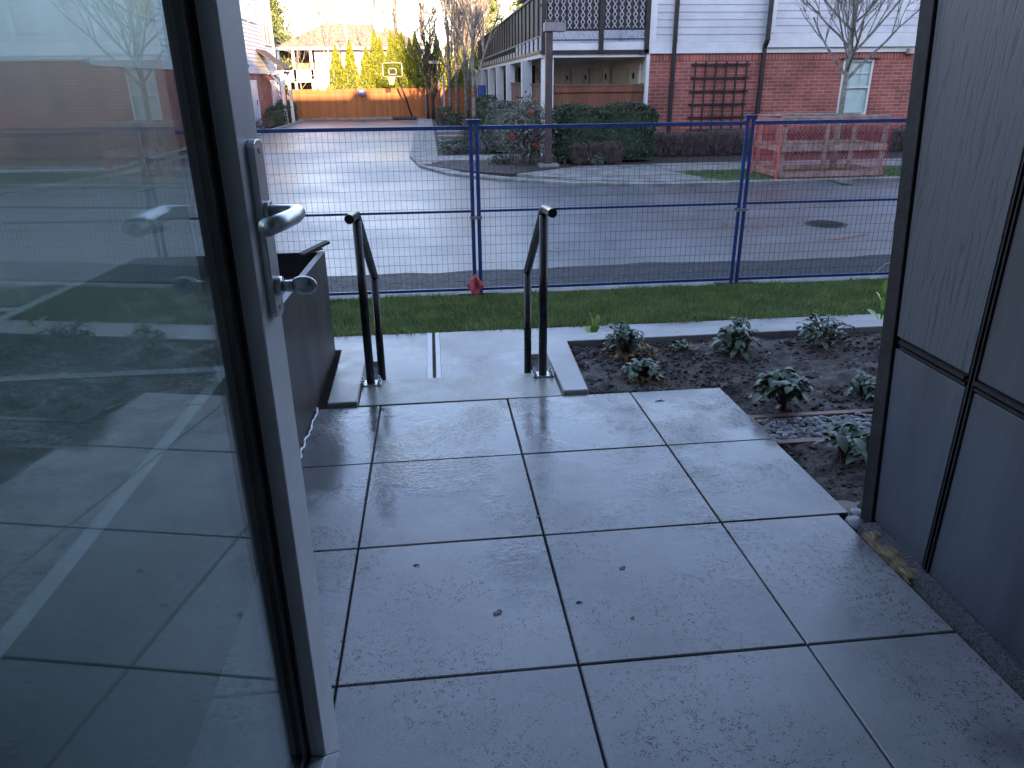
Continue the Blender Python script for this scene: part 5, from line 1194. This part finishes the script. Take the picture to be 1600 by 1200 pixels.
child(MB().tube([(-4.88, 52, GZ), (-4.9, 52, 3.5), (-4.98, 52, 6.2)], [.10, .09, .06], 10).build('pole', mat('grey_pole', (.25, .26, .28), .5)), t)
child(MB().box(-5.25, -4.65, 51.85, 52.15, 5.95, 6.03).build('lamp_head', M_lamph), t)
tag(MB().box(2.46, 2.86, 38.9, 39.4, .62, 1.12).box(2.44, 2.88, 38.88, 39.42, 1.121, 1.16).tube([(2.66, 39.3, GZ), (2.66, 39.3, .62)], .04, 8).build('newspaper_box', M_bluebox, bevel=.02), 'small blue box on a post in front of the far white columns', 'box')
# street sign seen only as a reflection in the door glass, real pole beyond the porch wall
t = thing('street_sign', (13.6, 16.0, -.6), 'plain pale sign on a slim pole seen mirrored in the door glass', 'sign')
child(MB().tube([(13.6, 16.0, -.62), (13.6, 16.0, 2.05)], .03, 8).build('pole', M_galv), t)
child(MB().box(13.35, 13.85, 15.94, 15.965, 1.30, 1.65).build('plate', M_white, bevel=.005), t)
child(MB().box(13.48, 13.72, 15.94, 15.965, 1.68, 1.92).build('plate', M_lamph), t)

# ================================================================ WHITE HOUSE (left of the lane)
LX = -8.4
t = thing('white_townhouse', (-14, 34, GZ), 'white clapboard townhouse with gabled porch roofs on the left of the lane', 'house')
child(MB().box(-24, LX-.02, 21.3, 46.1, GZ-.1, 7.2).build('house_core', M_siding), t)
mb = MB(); siding_y(mb, 21.2, 46.1, LX, 1.98, 7.2, .178, 1); siding_x(mb, -24, LX, 21.28, 2.2, 7.2); child(mb.build('siding', M_siding), t)
child(MB().box(LX-.019, LX, 21.2, 46.1, GZ, 1.9).build('brick_wall', M_brickY), t)
child(MB().box(-24, LX-.02, 21.26, 21.299, GZ, 1.95).build('brick_wall', M_brick), t)
child(MB().box(LX+.001, LX+.05, 21.15, 46.1, 1.8, 1.97).box(LX+.001, LX+.06, 45.9, 46.12, GZ, 7.2).box(-24, LX+.05, 21.2, 21.258, 1.96, 2.19).build('trim_board', M_white), t)
def side_window(par, y0, y1, z0, z1):
    f = MB(); x = LX; q = .09
    f.box(x+.022, x+.07, y0, y1, z0-q, z0).box(x+.022, x+.07, y0, y1, z1, z1+q).box(x+.022, x+.07, y0-q, y0, z0-q, z1+q).box(x+.022, x+.07, y1, y1+q, z0-q, z1+q)
    f.box(x+.024, x+.06, y0, y1, (z0+z1)/2-.03, (z0+z1)/2+.03).box(x+.024, x+.06, (y0+y1)/2-.04, (y0+y1)/2+.04, z0, z1)
    w_ = child(f.build('window', M_white), par); o = MB().box(x+.023, x+.030, y0, y1, z0, z1).build('pane', mat('warm_pane', (.30, .25, .18), .15, var=.3, scale=1)); o.parent = w_  # warm sun reflected in the windows is put into the pane colour
for (a, b_, z0, z1) in ((43.6, 45.3, 3.3, 5.6), (40.4, 41.6, 4.2, 5.6), (38.7, 39.7, 4.2, 5.6), (34, 35.6, 3.3, 5.6), (30, 31.2, 4.2, 5.6), (25, 26.6, 3.3, 5.6)): side_window(t, a, b_, z0, z1)
for (a, b_) in ((44.0, 45.3), (38.9, 40.1), (33.5, 34.8), (28, 29.3)):
    d_ = MB().box(LX+.001, LX+.06, a-.1, a, GZ, 1.5).box(LX+.001, LX+.06, b_, b_+.1, GZ, 1.5).box(LX+.001, LX+.06, a, b_, 1.42, 1.5).box(LX+.001, LX+.035, a, b_, GZ, 1.419)
    o = child(d_.build('door', mat('pale_blue_door', (.55, .60, .68), .4, var=.03)), t); h_ = MB().box(LX+.036, LX+.06, a+.9, a+1.0, .35, .6).build('handle', M_black); h_.parent = o
for (ya, yb) in ((41.2, 43.6), (31, 33.4)):
    mb = MB(); x0, x1 = LX+.03, LX+1.25
    mb.add([(x0, ya, 2.95), (x0, yb, 2.95), (x1, yb, 2.05), (x1, ya, 2.05), (x0, ya, 2.85), (x0, yb, 2.85), (x1, yb, 1.95), (x1, ya, 1.95)], [(0, 1, 2, 3)[::-1], (4, 5, 6, 7), (0, 3, 7, 4), (1, 5, 6, 2)[::-1], (2, 6, 7, 3)])
    child(mb.build('porch_roof', M_dshingle), t)
    for (p0, p1, br) in ((ya+.1, ya+.25, ya+.2), (yb-.25, yb-.1, yb-.2)): child(MB().box(LX+1.0, LX+1.15, p0, p1, GZ, 1.799).box(LX+.05, LX+1.2, p0, p1-.05, 1.80, 1.93).beam((LX+1.07, br, 1.2), (LX+.5, br, 1.85), .08, .08).build('porch_post', M_white), t)
mb = MB(); mb.prism([(-24.5, 20.8, 7.2), (LX+.5, 20.8, 7.2), (LX+.5, 46.5, 7.2), (-24.5, 46.5, 7.2)], (0, 0, .15)); child(mb.build('roof', M_dshingle), t)
window(t, -13, -11.4, 3, 4.8, 21.25, blinds=False); window(t, -12.8, -11.9, .3, 1.7, 21.24)

# ================================================================ TREES BEYOND
bs = [(-6.45, 54.5, 10, .07, 'slim sunlit bare tree in front of the left half of the cream house'), (-8.9, 57.5, 6, .05, 'bushy bare tree before the porch of the cream house'), (-2.6, 74, 15, .24, 'large bare tree rising behind the chimney'), (-.3, 75, 14, .22, 'large bare tree right of the chimney with curving limbs'),
      (-4.1, 56, 7.5, .08, 'slender bare tree beside the street light'), (3.6, 56, 10, .16, 'bare tree beyond the far end of the deck'), (-9, 80, 14, .2, 'distant bare tree left of the roof ridge'), (-5, 85, 15, .2, 'distant bare tree behind the tan roof')]
for i, (x, y, H, r, lb) in enumerate(bs):
    bare_tree('bare_tree', (x, y, GZ), H, r, lb, 'bare trees beyond the cedar fence', first=.22, nb=11 if y < 60 else 14, spread=.75, upw=.35, lvl=2, seed=80+i, bark=M_barkl, blen=.34, kids=(3, 4), minr=.008 if y < 60 else .016)
def conifer(x, y, H, r, n, label, leaf, m_, seed):
    t = thing('conifer_tree', (x, y, GZ), label, 'tree'); f = rng.random(n)**.75; a = rng.random(n)*6.283
    k = 1+.28*np.sin(a*3+f*40+seed)+.22*np.sin(a*5-f*63+seed)+.1*np.sin(f*90)
    rad = r*(1-f)**.8*k*(1-.5*rng.random(n)**1.6); P = np.c_[x+rad*np.cos(a), y+rad*np.sin(a), GZ+.8+f*H-.25*rad]
    child(npmesh('crown', leaf_quads(P, leaf, -.2, .5), 4, m_), t); child(MB().tube([(x, y, GZ-.2), (x, y, GZ+H*.95)], [.3, .03], 9).build('trunk', M_bark), t)
conifer(-12.4, 62, 14, 3.1, 26000, 'tall sunlit conifer behind the white townhouse', .22, M_conif, 1)
conifer(4.6, 60, 9, 2.2, 12000, 'dark green conifer beyond the far end of the deck', .20, M_conif, 2)
conifer(2.8, 52, 4.5, 1.3, 7000, 'small conifer behind the bare lane trees', .14, M_arb, 3)
for i, (x, y, H, r) in enumerate([(-26, 95, 12, 4), (-18, 100, 11, 4), (12, 95, 13, 5), (24, 90, 12, 4), (34, 85, 13, 5), (44, 60, 12, 4), (-40, 80, 12, 4)]):
    conifer(x, y, H, r, 5000, ['distant conifer left of the lane end, leftmost but one', 'distant conifer behind the sunlit one on the left', 'distant conifer straight behind the brick townhouse', 'distant conifer behind the townhouse, second', 'distant conifer behind the townhouse, third', 'distant conifer far to the right down the street', 'distant conifer farthest left'][i], .45, M_conif, 10+i)
